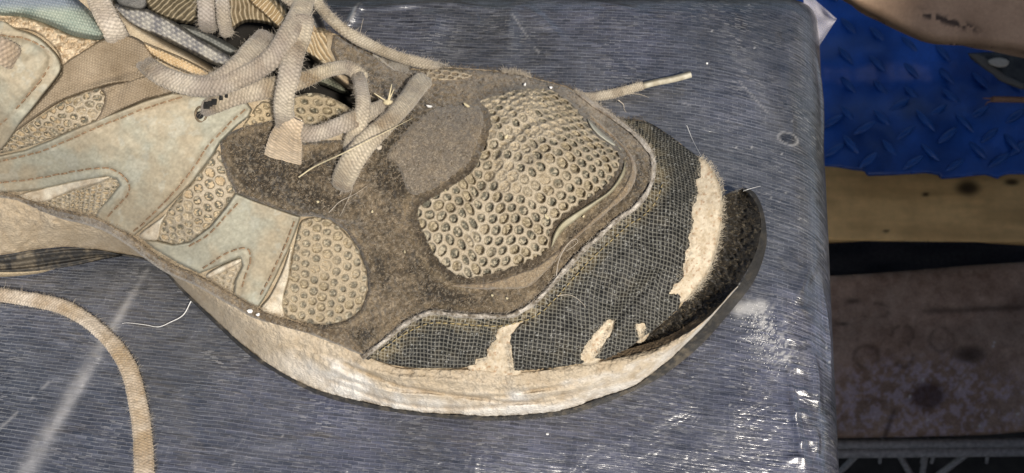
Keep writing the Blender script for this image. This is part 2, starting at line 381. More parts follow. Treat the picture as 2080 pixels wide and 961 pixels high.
r1 = N(t, 'ShaderNodeMapRange'); r1.inputs[1].default_value = .35; r1.inputs[2].default_value = .75; r1.inputs[3].default_value = .4; r1.inputs[4].default_value = 2.1; L(st.outputs[0], r1.inputs[0])
hz = N(t, 'ShaderNodeTexNoise', Scale=7.0, Detail=2.0); L(g.outputs['Vector'], hz.inputs['Vector'])
hzr = N(t, 'ShaderNodeMapRange'); hzr.inputs[1].default_value = .42; hzr.inputs[2].default_value = .58; L(hz.outputs[0], hzr.inputs[0])
hmx = N(t, 'ShaderNodeMix', data_type='RGBA', blend_type='MULTIPLY'); hmx.inputs[0].default_value = 1
htn = N(t, 'ShaderNodeMix', data_type='RGBA'); L(hzr.outputs[0], htn.inputs[0]); htn.inputs[6].default_value = (1.08, 1.06, .93, 1); htn.inputs[7].default_value = (1.0, .97, 1.07, 1)
L(br.outputs['Color'], hmx.inputs[6]); L(htn.outputs[2], hmx.inputs[7])
s1 = N(t, 'ShaderNodeVectorMath', operation='SCALE'); L(hmx.outputs[2], s1.inputs[0]); L(r1.outputs[0], s1.inputs['Scale'])
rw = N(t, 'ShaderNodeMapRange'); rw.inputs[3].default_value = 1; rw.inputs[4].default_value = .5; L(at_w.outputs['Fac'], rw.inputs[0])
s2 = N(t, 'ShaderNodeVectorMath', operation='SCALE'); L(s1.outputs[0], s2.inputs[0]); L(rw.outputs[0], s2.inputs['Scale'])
big = N(t, 'ShaderNodeTexNoise', Scale=14.0, Detail=3.0); L(g.outputs['Vector'], big.inputs['Vector'])
bgr = N(t, 'ShaderNodeMapRange'); bgr.inputs[1].default_value = .35; bgr.inputs[2].default_value = .65; bgr.inputs[3].default_value = .45; bgr.inputs[4].default_value = 1.35; L(big.outputs[0], bgr.inputs[0])
s2b = N(t, 'ShaderNodeVectorMath', operation='SCALE'); L(s2.outputs[0], s2b.inputs[0]); L(bgr.outputs[0], s2b.inputs['Scale']); s2 = s2b
mh = N(t, 'ShaderNodeMix', data_type='RGBA'); L(at_h.outputs['Fac'], mh.inputs[0]); L(s2.outputs[0], mh.inputs[6]); mh.inputs[7].default_value = (.012, .012, .012, 1)
lw0 = N(t, 'ShaderNodeTexNoise', Scale=45.0, Detail=3.0); L(g.outputs['Vector'], lw0.inputs['Vector'])
# pale streaks along the tapes, and tape-crossing glints painted as white dashes
mp4 = N(t, 'ShaderNodeMapping'); mp4.inputs['Scale'].default_value = (160, 1500, 1); mp4.inputs['Location'].default_value = (5, 3, 0); L(ad.outputs[0], mp4.inputs['Vector'])
st4 = N(t, 'ShaderNodeTexNoise', Scale=1.0, Detail=2.0, Roughness=.6); L(mp4.outputs[0], st4.inputs['Vector'])
r4 = N(t, 'ShaderNodeMapRange'); r4.inputs[1].default_value = .60; r4.inputs[2].default_value = .78; r4.inputs[3].default_value = 0; r4.inputs[4].default_value = .35; L(st4.outputs[0], r4.inputs[0])
bk = N(t, 'ShaderNodeTexBrick'); L(ad2.outputs[0], bk.inputs['Vector']); bk.offset = .37; bk.inputs['Scale'].default_value = 1
bk.inputs['Brick Width'].default_value = .0021; bk.inputs['Row Height'].default_value = .00042; bk.inputs['Mortar Size'].default_value = .00004; bk.inputs['Bias'].default_value = -.3
bk.inputs['Color1'].default_value = (0, 0, 0, 1); bk.inputs['Color2'].default_value = (1, 1, 1, 1); bk.inputs['Mortar'].default_value = (0, 0, 0, 1)
bkr = N(t, 'ShaderNodeMapRange'); bkr.inputs[1].default_value = .45; bkr.inputs[2].default_value = .8; bkr.inputs[4].default_value = .6; L(bk.outputs[0], bkr.inputs[0])
bkn = N(t, 'ShaderNodeMapRange'); bkn.inputs[1].default_value = .42; bkn.inputs[2].default_value = .65; L(lw0.outputs[0], bkn.inputs[0])
bkm = N(t, 'ShaderNodeMath', operation='MULTIPLY'); L(bkr.outputs[0], bkm.inputs[0]); L(bkn.outputs[0], bkm.inputs[1])
r4m = N(t, 'ShaderNodeMath', operation='MAXIMUM'); L(bkm.outputs[0], r4m.inputs[0]); L(r4.outputs[0], r4m.inputs[1])
da = N(t, 'ShaderNodeMath', operation='ADD', use_clamp=True); L(at_d.outputs['Fac'], da.inputs[0]); L(r4m.outputs[0], da.inputs[1])
md = N(t, 'ShaderNodeMix', data_type='RGBA'); L(da.outputs[0], md.inputs[0]); L(mh.outputs[2], md.inputs[6]); md.inputs[7].default_value = (.42, .41, .40, 1)
L(md.outputs[2], b.inputs['Base Color'])
bs = N(t, 'ShaderNodeMath', operation='ADD'); L(st.outputs[0], bs.inputs[0]); L(br.outputs['Fac'], bs.inputs[1])
bp = N(t, 'ShaderNodeBump', Strength=.5, Distance=.0002); L(bs.outputs[0], bp.inputs['Height']); L(bp.outputs[0], b.inputs['Normal'])
b.inputs['Roughness'].default_value = .36; b.inputs['Specular IOR Level'].default_value = .6
b.inputs['Coat Weight'].default_value = 1; b.inputs['Coat Roughness'].default_value = .25; b.inputs['Coat IOR'].default_value = 2.3
lw = N(t, 'ShaderNodeTexNoise', Scale=70.0, Detail=3.0, Distortion=.8); L(g.outputs['Vector'], lw.inputs['Vector'])
lm = N(t, 'ShaderNodeMath', operation='MULTIPLY_ADD'); L(lw.outputs[0], lm.inputs[0]); lm.inputs[1].default_value = 5.0; L(st.outputs[0], lm.inputs[2])
bp2 = N(t, 'ShaderNodeBump', Strength=.55, Distance=.0005); L(lm.outputs[0], bp2.inputs['Height']); L(bp2.outputs[0], b.inputs['Coat Normal'] if 'Coat Normal' in b.inputs.keys() else b.inputs['Normal'])
M_TARP = m
def inv(px, py):
    q = P(px, py, 0.); x, y = q[0], q[1]
    for _ in range(25):
        a_, b__, z_ = table_pt(x, y); q = P(px, py, z_); x += (q[0]-a_)*.6; y += (q[1]-b__)*.6
    return float(x), float(y)
def fold(pts, wd, h):
    c = [inv(x_, y_) for x_, y_ in smooth_curve(pts, 12)]; d_ = np.full(UX.shape, 9.)
    tt_ = np.zeros(UX.shape)
    for k, (a_, b__) in enumerate(zip(c[:-1], c[1:])):
        a_ = np.array(a_); e_ = np.array(b__)-a_; t_ = np.clip(((UX-a_[0])*e_[0]+(UY-a_[1])*e_[1])/(e_@e_+1e-12), 0, 1); q_ = np.hypot(UX-a_[0]-t_*e_[0], UY-a_[1]-t_*e_[1])
        tt_ = np.where(q_ < d_, (k+t_)/11, tt_); d_ = np.minimum(d_, q_)
    return h*np.exp(-(d_/wd)**2)*np.sin(np.pi*np.clip(tt_, .02, .98))
FO_ = 0
for pts_, wd_, h_ in [([(1655,90),(1668,200),(1672,330)],.0012,.0010),([(1600,730),(1612,830),(1625,900),(1636,965)],.0011,.0013),([(1640,700),(1655,740),(1660,800),(1662,850)],.0016,.0012),([(1668,560),(1682,680),(1690,800)],.0014,.001),([(1652,860),(1658,900),(1656,930)],.0012,.0012),
    ([(1580,120),(1605,240),(1600,330)],.004,.0008),([(1615,620),(1640,560),(1665,520)],.002,.0008),([(640,8),(760,18),(900,10),(1000,20),(1080,8)],.0015,.0012),([(1060,6),(1100,40),(1150,90)],.0016,.0008),([(1040,6),(1030,60),(1040,110)],.003,.0008),([(740,0),(720,30),(700,60)],.0014,.001),([(1190,2),(1250,14),(1300,20)],.0014,.001),([(860,10),(880,60),(870,110)],.004,.001),([(300,545),(200,720),(100,880),(40,980)],.0016,.0005),([(700,880),(900,930),(1200,900),(1500,940)],.008,.0006),([(1380,640),(1480,760),(1500,900)],.007,.0010),([(1560,560),(1590,640),(1600,760)],.004,.0009),([(350,760),(390,850),(370,960)],.005,-.0008)]+[([(1598,762),(1616,748),(1640,756)],.0007,.0008),([(1612,800),(1630,792),(1648,802)],.0007,.0007),([(1606,850),(1622,838),(1650,846)],.0008,.0009),([(1618,905),(1640,895),(1655,906)],.0007,.0008),([(1590,940),(1620,930),(1650,944)],.0009,.0008),([(1605,640),(1630,628),(1650,640)],.0007,.0006),
    ([(1480,690),(1530,680),(1575,700)],.0012,.0004),([(1625,700),(1640,690),(1660,700)],.0006,.0006),([(520,905),(640,890),(740,915)],.0018,.0004),([(60,900),(160,880),(240,900)],.0018,.0004)]:
    FO_ = FO_+fold(pts_, wd_, h_)
GX_ = np.gradient(TZ, axis=0); 
nx_ = np.sin(np.clip((UX-(eA[0]+(UY-eA[1])*(eB[0]-eA[0])/(eB[1]-eA[1])-R))/R, 0, math.pi/2))
TX = TX+FO_*nx_; TZ = TZ+FO_*np.sqrt(1-nx_**2)
V = np.stack([TX, TY, TZ+.08], -1).reshape(-1, 3)
o = new_mesh('woven_cover', V, grid_quads(*TX.shape), M_TARP, bench, attrs={'dust': np.clip(dust*(1-hole)+ring*.45, 0, 1), 'wet_and_shade': np.clip(wet_and_shade, 0, 1), 'hole': hole})
uvw = o.data.attributes.new('flat_uv', 'FLOAT_VECTOR', 'POINT'); tilt = -.03
FU = UX-.10*UY; FV = UY+UX*(.03+.09*sst(.03, -.06, UY))+3.2*np.maximum(UX-.045, 0)**2*sst(-.09, .02, UY)
uvw.data.foreach_set('vector', np.stack([FU, FV, 0*FU], -1).astype(np.float32).ravel())

# clear film standing off the corner
m, t, b = nodes('clear_film'); b.inputs['Base Color'].default_value = (.5, .48, .52, 1); b.inputs['Roughness'].default_value = .18
b.inputs['Transmission Weight'].default_value = .0; b.inputs['Alpha'].default_value = .42
tc = N(t, 'ShaderNodeTexCoord'); n1 = N(t, 'ShaderNodeTexNoise', Scale=300.0, Detail=3.0); t.links.new(tc.outputs['Object'], n1.inputs['Vector'])
bp = N(t, 'ShaderNodeBump', Strength=.5, Distance=.001); t.links.new(n1.outputs[0], bp.inputs['Height']); t.links.new(bp.outputs[0], b.inputs['Normal'])
M_FILM = m
def tri_film(name, c, z, parent, off):
    A, B, C_ = [np.array(q, float) for q in c]; n = 14; V = []; Q = []
    for i in range(n+1):
        for j in range(n+1):
            u = i/n; v = j/n; q = A*(1-u)+(B*(1-v)+C_*v)*u
            zz = z+.0015*math.sin(7*u+4*v)+.0012*math.sin(13*v)*u
            V.append(P(q[0], q[1], zz))
    V = np.array(V)-np.array(off); Vb = V-np.array([0, 0, .0004])
    q = grid_quads(n+1, n+1); return new_mesh(name, np.vstack([V, Vb]), np.vstack([q, q[:, ::-1]+len(V)]), M_FILM, parent)
tri_film('film_corner', [(1700, 38), (1628, -25), (1652, 112)], -.010, bench, bench.location)
# ---------------------------------------------------------------- the shoe
shoe = thing('running_shoe', 'worn dusty running shoe with torn black toe cap and peeling sole', 'shoe', tuple(P(900, 500, 0)))
SO = np.array(shoe.location)
_nm = new_mesh
def new_mesh(name, V, Q, mat=None, parent=None, *a, **k):      # children keep world coordinates
    V = np.asarray(V, float)
    root = parent
    if root is not None and root is shoe: V = V-SO
    elif root is not None and root.parent is shoe: V = V-SO
    return _nm(name, V, Q, mat, parent, *a, **k)

TAN = (.40, .31, .205); CREAM = (.56, .47, .35); DARKS = (.034, .027, .019); BROWN = (.25, .195, .13); SAGE = (.355, .342, .268); GREYH = (.10, .10, .082)
SEAM = [(-30,388,39),(40,404,38),(100,430,36),(160,442,35),(200,455,34),(260,488,33),(330,538,31),(400,570,30),(470,610,29),(520,640,28),(580,658,28),(640,675,27),(740,722,26),(790,742,25),(830,750,25),(960,752,25),(1040,758,25),(1110,752,25),(1192,739,25)]
# inner bootie (fills behind every panel)
OUT = [(-40,-40),(300,-40),(600,-40),(612,-10),(625,30),(645,62),(680,68),(720,90),(760,113),(800,134),(830,138),(870,141),(910,137),(965,140),(1020,144),(1050,148),(1100,162),(1150,175),(1180,192),(1215,215),(1250,238),(1310,246),(1360,275),(1390,298),(1420,320),(1440,335),(1460,370),(1467,400),(1465,455),(1455,505),(1440,550),(1420,580),(1393,608),(1377,630),(1339,662),(1306,687),(1268,712),(1230,728),(1192,739),(1110,752),(1040,758),(960,752),(830,750),(790,742),(740,722),(640,675),(580,658),(520,640),(470,610),(400,570),(330,538),(260,488),(200,455),(160,442),(100,430),(40,404),(-40,388)]
def c_boot(S):
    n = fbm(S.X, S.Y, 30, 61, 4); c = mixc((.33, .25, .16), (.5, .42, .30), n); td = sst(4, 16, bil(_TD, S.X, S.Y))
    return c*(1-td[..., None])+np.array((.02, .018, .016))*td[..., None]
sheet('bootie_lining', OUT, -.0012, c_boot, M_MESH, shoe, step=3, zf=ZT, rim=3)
# far side wall of the upper, out of the camera's sight
far = smooth_curve([(x, y, 0) for x, y in OUT[1:26]], 140)
zz = ZT(far[:, 0], far[:, 1]); Wf = P(far[:, 0], far[:, 1], zz-.0006)
ks = np.linspace(0, 1, 12); rows = []
for k in ks:
    q = Wf.copy(); drop = (Wf[:, 2]-.004)*k; q[:, 2] -= drop; q[:, 1] += .010*np.sin(k*2.4)*np.minimum(1, Wf[:, 2]/.04)*.8; rows.append(q)
new_mesh('far_side_wall', np.stack(rows, 1).reshape(-1, 3), grid_quads(140, 12), M_SUEDE, shoe, np.broadcast_to(np.array(DARKS), (140*12, 3)))

# --- suede colours
def c_suede(S, base=DARKS, warm=.5, seed=70):
    n = np.clip(fbm(S.X, S.Y, 90, seed, 5)*1.4-.2, 0, 1); f = fbm(S.X, S.Y, 7, seed+5, 3); g_ = fbm(S.X, S.Y, 3.4, seed+8, 2)
    c = mixc(base, BROWN, np.clip(warm*1.5*(n-.15)+.6*(f-.5), 0, 1))
    c = c*(1-(sst(.66, .82, g_)*.4)[..., None])+np.array((.33, .28, .21))*(sst(.66, .82, g_)*.4)[..., None]
    return c
def d_suede(S): return (fbm(S.X, S.Y, 5, 91, 3)-.5)*.0010+(fbm(S.X, S.Y, 26, 92, 3)-.5)*.0008

# --- mesh panels with open cells
def hexf(u, v, pitch, ang):
    ca, sa = math.cos(ang), math.sin(ang); a = (u*ca-v*sa)/pitch; b_ = (u*sa+v*ca)/pitch
    h = math.sqrt(3)/2
    best = np.full(a.shape, 9.); sec = best.copy(); idx = np.zeros(a.shape)
    r0 = np.round(b_/h).astype(int)
    for dr in (-1, 0, 1):
        r = r0+dr; offx = (r % 2)*.5; c0 = np.round(a-offx).astype(int)
        for dc in (-1, 0, 1):
            c = c0+dc; jx = (_h(c, r, 5)-.5)*.11; jy = (_h(c, r, 9)-.5)*.11
            d = np.hypot(a-(c+offx)-jx, b_-r*h-jy); m_ = d < best
            sec = np.where(m_, best, np.minimum(sec, d)); idx = np.where(m_, _h(c, r, 3), idx); best = np.minimum(best, d)
    return best, sec, idx
def mesh_panel(name, poly, pitch_px, ang, hole=.36, depth=.0019, smooth_n=90, off=.0004, rim=5, light=(.55, .475, .36), dark=GREYH, seed=0, label=None, squash=1., ridge=(.42, .345, .24), step=1.8, low=-.001):
    pitch = pitch_px/7900.
    def pat(S):
        wu = (fbm(S.X, S.Y, 90, 200+seed, 1)-.5)*.0012; wv = (fbm(S.X, S.Y, 90, 210+seed, 1)-.5)*.0012
        return hexf(S.u+wu, (S.v+wv)*squash, pitch, ang)
    def dsp(S):
        b_, s_, i_ = pat(S); hh = hole*(.86+.28*i_)
        b_ = .6*b_+.4*(.5-.5*(s_-b_)); inn = 1-sst(hh-.06, hh+.03, b_); rim_ = np.exp(-((b_-hh-.07)/.055)**2)
        fib = (fbm(S.X*1.0, S.Y*1.6, 4.5, 230+seed, 2)-.5)
        cl_ = 1-.75*sst(.45, .75, fbm(S.X, S.Y, 60, 250+seed, 3))*sst(.2, .7, i_); return -depth*inn*(.8+.4*i_)*cl_+.0003*rim_+inn*fib*.0014+(fbm(S.X, S.Y, 5, 240, 2)-.5)*.00022
    def cc(S):
        b_, s_, i_ = pat(S); hh = hole*(.86+.28*i_)
        b_ = .6*b_+.4*(.5-.5*(s_-b_)); inn = 1-sst(hh-.09, hh+.03, b_); n = fbm(S.X, S.Y, 55, 220+seed, 4); f = fbm(S.X, S.Y, 4, 221+seed, 2)
        c = mixc(ridge, light, np.clip(n*.8+f*.5-.1, 0, 1))*.80
        ing = mixc(dark, (.40, .36, .28), np.clip(sst(.35, .75, f)+.25*(i_-.5), 0, 1))
        ing = ing*(1-.35*(i_ > .6)[..., None])+np.array((.40, .32, .2))*(.35*(i_ > .6)[..., None])
        inn = inn*(1-.7*sst(.45, .75, fbm(S.X, S.Y, 60, 250+seed, 3))*sst(.2, .7, i_)); return c*(1-inn[..., None]*.9)+ing*inn[..., None]*.9
    return sheet(name, poly, off, cc, M_MESH, shoe, step=step, smooth_n=smooth_n, rim=rim, dispf=dsp, label=label, low=low)

# main suede vamp and mudguard
PIPE = [(1178,191),(1210,215),(1245,239),(1280,265),(1308,292),(1325,320),(1326,360),(1311,396),(1286,425),(1258,443),(1211,485),(1176,517),(1141,556),(1110,591),(1080,619),(1050,636),(1030,642),(960,642),(910,638),(880,634),(842,647),(811,667),(780,693),(735,727)]
_pp = smooth_curve(PIPE, 120)
def d_pipe(X, Y):
    d = np.full(np.shape(X), 1e9)
    for a, b_ in zip(_pp[:-1], _pp[1:]):
        e = b_-a; t_ = np.clip(((X-a[0])*e[0]+(Y-a[1])*e[1])/(e@e), 0, 1); d = np.minimum(d, np.hypot(X-a[0]-t_*e[0], Y-a[1]-t_*e[1]))
    return d
_PG = d_pipe(_GX, _GY)
TOEM = [(970,205),(1000,192),(1040,180),(1080,175),(1120,180),(1150,197),(1180,225),(1197,250),(1215,275),(1250,298),(1264,316),(1258,345),(1235,380),(1200,405),(1165,427),(1135,450),(1121,475),(1117,508),(1085,530),(1040,547),(990,563),(945,568),(910,553),(880,523),(862,490),(847,455),(842,428),(856,410),(902,382),(950,350),(968,322),(988,272),(990,230)]
SUEDE = [(447,290),(465,270),(500,255),(548,242),(575,262),(620,290),(660,285),(700,285),(730,268),(790,228),(770,205),(735,180),(690,140),(672,100),(678,70),(720,92),(760,115),(800,137),(830,142),(870,144),(910,139),(965,142),(1020,146),(1050,150),(1100,164),(1150,177),(1180,194),(1212,216),(1245,240),(1280,266),(1310,292),(1325,318),(1326,360),(1310,395),(1285,424),(1255,445),(1210,484),(1175,515),(1140,555),(1110,590),(1080,617),(1050,633),(1030,640),(960,640),(910,636),(880,632),(840,645),(810,665),(780,692),(750,716),(738,722),
         (690,700),(640,677),(580,660),(545,648),(560,640),(600,654),(660,661),(703,652),(733,630),(748,590),(745,550),(728,505),(703,470),(672,447),(640,440),(612,440),(560,425),(515,408),(478,392),(463,360),(450,325)]
_TM = poly_dist(_GX, _GY, smooth_curve(TOEM, 90, True)[:-1])[0]
def c_vamp(S):
    c = c_suede(S); d = -bil(_TM, S.X, S.Y); dp = bil(_PG, S.X, S.Y); n = fbm(S.X, S.Y, 18, 71, 3)
    k = (np.exp(-((d-20)/9)**2)*.5*n+np.exp(-((S.D-12)/8)**2)*.35*n)[..., None]; c = c*(1-k)+np.array((.34, .26, .16))*k
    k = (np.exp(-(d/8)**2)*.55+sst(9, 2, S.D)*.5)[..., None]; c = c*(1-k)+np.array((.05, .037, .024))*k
    return c
sheet('suede_vamp', SUEDE, .0014, c_vamp, M_SUEDE, shoe, step=2, rim=7, dispf=d_suede, cut=TOEM)
# grey suede patch
PATCH = [(868,216),(925,205),(972,205),(991,232),(986,272),(966,322),(948,348),(905,376),(868,398),(845,404),(826,396),(812,372),(800,342),(778,322),(790,290),(828,252)]
sheet('suede_patch', PATCH, .0021, lambda S: c_suede(S, (.15, .127, .10), .25, 77), M_SUEDE, shoe, step=2, smooth_n=80, rim=16, dispf=lambda S: (fbm(S.X, S.Y, 4, 95, 3)-.5)*.0003, label='smooth grey suede patch')
# fringe strip of dark suede along midsole seam, left
TRIM = [(-20,388),(40,397),(100,418),(160,432),(205,444),(265,478),(335,528),(405,560),(475,598),(530,628),(580,648),(640,664),(700,664),(720,690),(742,724),(640,684),(580,668),(515,648),(470,622),(400,582),(330,550),(258,498),(198,464),(100,440),(40,413),(-20,400)]
sheet('seam_trim', TRIM, .0022, lambda S: c_suede(S, (.075, .055, .035), .55, 79), M_SUEDE, shoe, step=1.8, smooth_n=150, rim=5, dispf=d_suede)

mesh_panel('toe_mesh', TOEM, 28.5, math.radians(-13.5), off=.0022, depth=.0021, hole=.385, smooth_n=140, rim=6)
mesh_panel('side_mesh', [(606,462),(614,447),(640,441),(672,448),(702,472),(727,506),(744,552),(746,590),(731,630),(702,651),(660,660),(615,655),(577,640),(572,610),(586,560),(594,515)], 29, math.radians(20), off=.0018, hole=.36, depth=.0015, smooth_n=80, seed=3, light=(.52, .43, .30), dark=(.16, .15, .12), label='rounded side mesh panel')
mesh_panel('side_mesh', [(318,483),(326,455),(347,420),(400,358),(440,305),(450,320),(465,360),(478,392),(457,422),(422,462),(380,492),(345,494)], 28, math.radians(20), off=.0006, hole=.38, smooth_n=70, seed=4, label='four-sided mesh panel between two sage overlays')
mesh_panel('side_mesh', [(80,415),(100,400),(175,380),(225,364),(243,370),(224,402),(196,437),(150,432)], 22, math.radians(10), off=.0004, hole=.36, smooth_n=60, seed=5, squash=1.35, label='small wedge-shaped mesh panel')
mesh_panel('side_mesh', [(418,562),(440,548),(486,526),(492,540),(476,572),(472,598),(445,583)], 24, math.radians(10), off=.0004, hole=.3, smooth_n=50, seed=6, squash=1.3, label='tiny triangular mesh panel above the seam')
mesh_panel('side_mesh', [(-12,296),(60,250),(130,205),(200,178),(222,196),(197,247),(150,264),(60,297),(-12,313)], 26, math.radians(-25), off=.0006, hole=.38, smooth_n=70, seed=7, light=(.56, .48, .36), label='narrow mesh strip under the woven webbing')
mesh_panel('side_mesh', [(838,152),(870,140),(925,139),(955,147),(962,155),(935,164),(880,166),(845,164)], 24, math.radians(0), off=.0026, hole=.33, smooth_n=50, seed=8, squash=1., step=1.4, light=(.55, .47, .36), dark=(.08, .07, .05), label='small mesh oval on the far edge')
mesh_panel('tongue_mesh', [(588,205),(610,192),(650,190),(700,212),(722,232),(700,246),(640,262),(612,268),(596,250)], 30, math.radians(10), off=-.002, hole=.34, smooth_n=60, seed=9, squash=1.2, low=-.004, light=(.46, .38, .25), dark=(.06, .06, .045))
mesh_panel('tongue_mesh', [(508,232),(530,205),(560,212),(580,235),(560,248),(520,256),(490,262)], 20, math.radians(40), off=.0008, hole=.3, smooth_n=50, seed=10, squash=1.2, low=-.003, light=(.55, .44, .28), label='frayed mesh edge beside the eyelet')

# pale yellow-green edging strip around the toe mesh
def c_edge(S):
    n = fbm(S.X, S.Y, 30, 80, 4); return mixc((.30, .265, .17), (.42, .385, .28), n)
sheet('toe_edging', [(1119,508),(1122,478),(1138,452),(1168,430),(1203,408),(1238,383),(1261,347),(1266,316),(1250,296),(1262,300),(1272,330),(1269,358),(1245,391),(1211,417),(1178,443),(1143,472)], .0036, c_edge, M_SAGE, shoe, step=1.8, smooth_n=90, rim=5)
sheet('toe_edging', [(1190,240),(1198,243),(1222,266),(1250,290),(1246,298),(1215,277),(1198,258)], .0036, (.40, .39, .33), M_SAGE, shoe, step=1.6, smooth_n=40, rim=4)
# warm band of worn suede right of the toe mesh
sheet('suede_band', [(1180,212),(1220,245),(1262,285),(1290,320),(1296,360),(1275,400),(1240,430),(1195,468),(1160,500),(1120,545),(1075,585),(1030,590),(960,590),(900,580),(930,574),(990,570),(1050,552),(1100,530),(1150,488),(1190,452),(1232,414),(1262,380),(1277,345),(1270,312),(1240,280),(1205,250)], .0026, lambda S: c_suede(S, (.21, .155, .10), .8, 83), M_SUEDE, shoe, step=2, smooth_n=110, rim=8, dispf=d_suede, label='lighter brown worn suede band')

# black toe cap with its grid of ridges
CAP = [(1180,194),(1250,238),(1310,246),(1360,275),(1390,298),(1421,320),(1426,345),(1424,362),(1415,367),(1420,390),(1417,408),(1408,418),(1406,438),(1411,448),(1408,466),(1400,480),(1403,500),(1393,512),(1394,530),(1388,545),(1391,560),(1382,574),(1370,580),(1362,597),(1376,593),(1386,603),(1377,630),(1339,662),(1312,683),(1303,690),(1296,676),(1293,660),(1308,657),(1311,668),(1300,692),(1268,712),(1228,731),(1205,730),(1222,704),(1243,672),(1247,652),(1234,651),(1210,679),(1191,701),(1180,727),(1190,737),(1110,750),(1042,755),(1039,712),(1034,700),(1036,680),(1047,667),(1062,654),(1030,662),(1014,670),(1009,690),(1000,700),(991,712),(990,727),(968,731),(966,742),(930,749),(840,748),(790,741),(740,724),(755,710),(782,688),(812,662),(842,642),(880,629),(960,637),(1030,637),(1078,614),(1108,587),(1138,552),(1172,512),(1208,481),(1252,442),(1282,421),(1307,392),(1322,358),(1321,320),(1306,296),(1278,270),(1240,243)]
def gridf(S):
    # ridges ~13 photo px apart following the toe
    p = .00128; wx = (fbm(S.X, S.Y, 150, 150, 2)-.5)*.0030; wy = (fbm(S.X, S.Y, 150, 151, 2)-.5)*.0030
    a = (S.u+wx)/p+S.v*60; b_ = (S.v+wy)/p-S.u*70
    ga = np.abs((a % 1)-.5)*2; gb = np.abs((b_ % 1)-.5)*2
    return np.maximum(sst(.72, .92, ga), sst(.72, .92, gb))
def c_cap(S):
    g_ = gridf(S); dp = bil(_PG, S.X, S.Y); n = fbm(S.X, S.Y, 45, 160, 4); f = fbm(S.X, S.Y, 8, 161, 3)
    wear = np.clip(sst(50, 10, dp)*(.2+.8*n)+.12*sst(.6, .85, n)*f, 0, 1)
    low = mixc((.012, .012, .0115), (.26, .20, .11), np.clip(wear*.55*sst(.3, .6, f), 0, 1))
    hi = mixc((.14, .136, .118), (.34, .30, .21), np.clip(wear*.75+.05, 0, 1))*(.85+.3*f)[..., None]
    c = low*(1-g_[..., None])+hi*g_[..., None]
    k = fbm(S.X, S.Y, 3, 163, 2); s_ = ((k > .97)*.4)[..., None]
    return c*(1-s_)+np.array((.5, .5, .47))*s_
_cp = np.array(CAP, float); _o = []
for a_, b_ in zip(_cp, np.roll(_cp, -1, 0)):
    k_n = max(1, int(np.hypot(*(b_-a_))/3.5))
    for k in range(k_n): q = a_+(b_-a_)*k/k_n; _o.append(q+rng.normal(0, .9, 2)*(1 if (q[0] > 985 and (q[1] > 640 or q[0] > 1355)) else .2))
CAPR = _o
sheet('toe_cap', CAPR, .0018, c_cap, M_TOE, shoe, step=1.2, rim=3.2, dispf=lambda S: gridf(S)*.00012+(fbm(S.X, S.Y, 30, 165, 3)-.5)*.0012)
# dark inner rim where the far part of the cap stands beside the vamp
# exposed foam of the toe tip, and of the tears
def c_cream(S):
    n = fbm(S.X, S.Y, 14, 170, 4); f = fbm(S.X, S.Y, 4, 171, 2); c = mixc((.42, .33, .22), (.66, .58, .45), np.clip(n*.7+f*.5, 0, 1))
    k = sst(.86, .92, fbm(S.X, S.Y, 5, 172, 2))[..., None]*.6; return c*(1-k)+np.array((.3, .16, .08))*k
d_cream = lambda S: (fbm(S.X, S.Y, 6, 175, 3)-.5)*.0004
sheet('torn_foam', [(1405,318),(1420,318),(1440,333),(1459,368),(1467,400),(1466,455),(1456,505),(1441,550),(1420,582),(1394,611),(1370,615),(1340,610),(1360,560),(1375,480),(1390,400),(1400,350)], .0009, c_cream, M_CREAM, shoe, step=2, smooth_n=70, rim=5, dispf=d_cream, label='crescent of bare cream foam at the toe tip')
sheet('torn_foam', [(1000,655),(1070,640),(1075,665),(1052,690),(1056,762),(960,757),(950,725),(980,700)], .0009, c_cream, M_CREAM, shoe, step=2, smooth_n=40, rim=4, dispf=d_cream, label='widest tear, beside the sole')
sheet('torn_foam', [(1172,735),(1182,695),(1230,640),(1260,645),(1252,680),(1215,735)], .0009, c_cream, M_CREAM, shoe, step=2, smooth_n=40, rim=4, dispf=d_cream, label='slanting tear')
sheet('torn_foam', [(1284,655),(1315,650),(1320,675),(1304,696),(1286,690)], .0009, c_cream, M_CREAM, shoe, step=2, smooth_n=30, rim=4, dispf=d_cream, label='smallest tear')

# piping and worn fluff between suede and cap
def ribbon_on(name, pts, wpx, off, colf, mat, n=200, m=9, hgt=.0012, seed=0, label=None, zf=None, wf=None):
    c = smooth_curve(pts, n); T = np.gradient(c[:, :2], axis=0); T /= np.linalg.norm(T, axis=1)[:, None]; Nn = np.stack([-T[:, 1], T[:, 0]], 1)
    s = np.linspace(-1, 1, m)[None, :]; ww = np.full((n, 1), wpx/2.)*(1 if wf is None else wf(np.linspace(0, 1, n)[:, None]))
    ww = ww*(.75+.5*vn(np.arange(n)/5., np.zeros(n)+seed, 3)[:, None])
    X = c[:, :1]+Nn[:, :1]*s*ww; Y = c[:, 1:2]+Nn[:, 1:2]*s*ww
    zz_ = (zf or Z)(X, Y)+off+hgt*np.sqrt(np.clip(1-s*s, 0, 1))+(fbm(X, Y, 4, 180+seed, 2)-.5)*.0005-.0008*(np.abs(s) > .99)
    S = SG(); S.X, S.Y, S.s = X, Y, s+0*X
    C = colf(S) if callable(colf) else np.broadcast_to(np.array(colf, float), X.shape+(3,))
    return new_mesh(name, P(X, Y, zz_).reshape(-1, 3), grid_quads(n, m), mat, shoe, C.reshape(-1, 3), label=label)
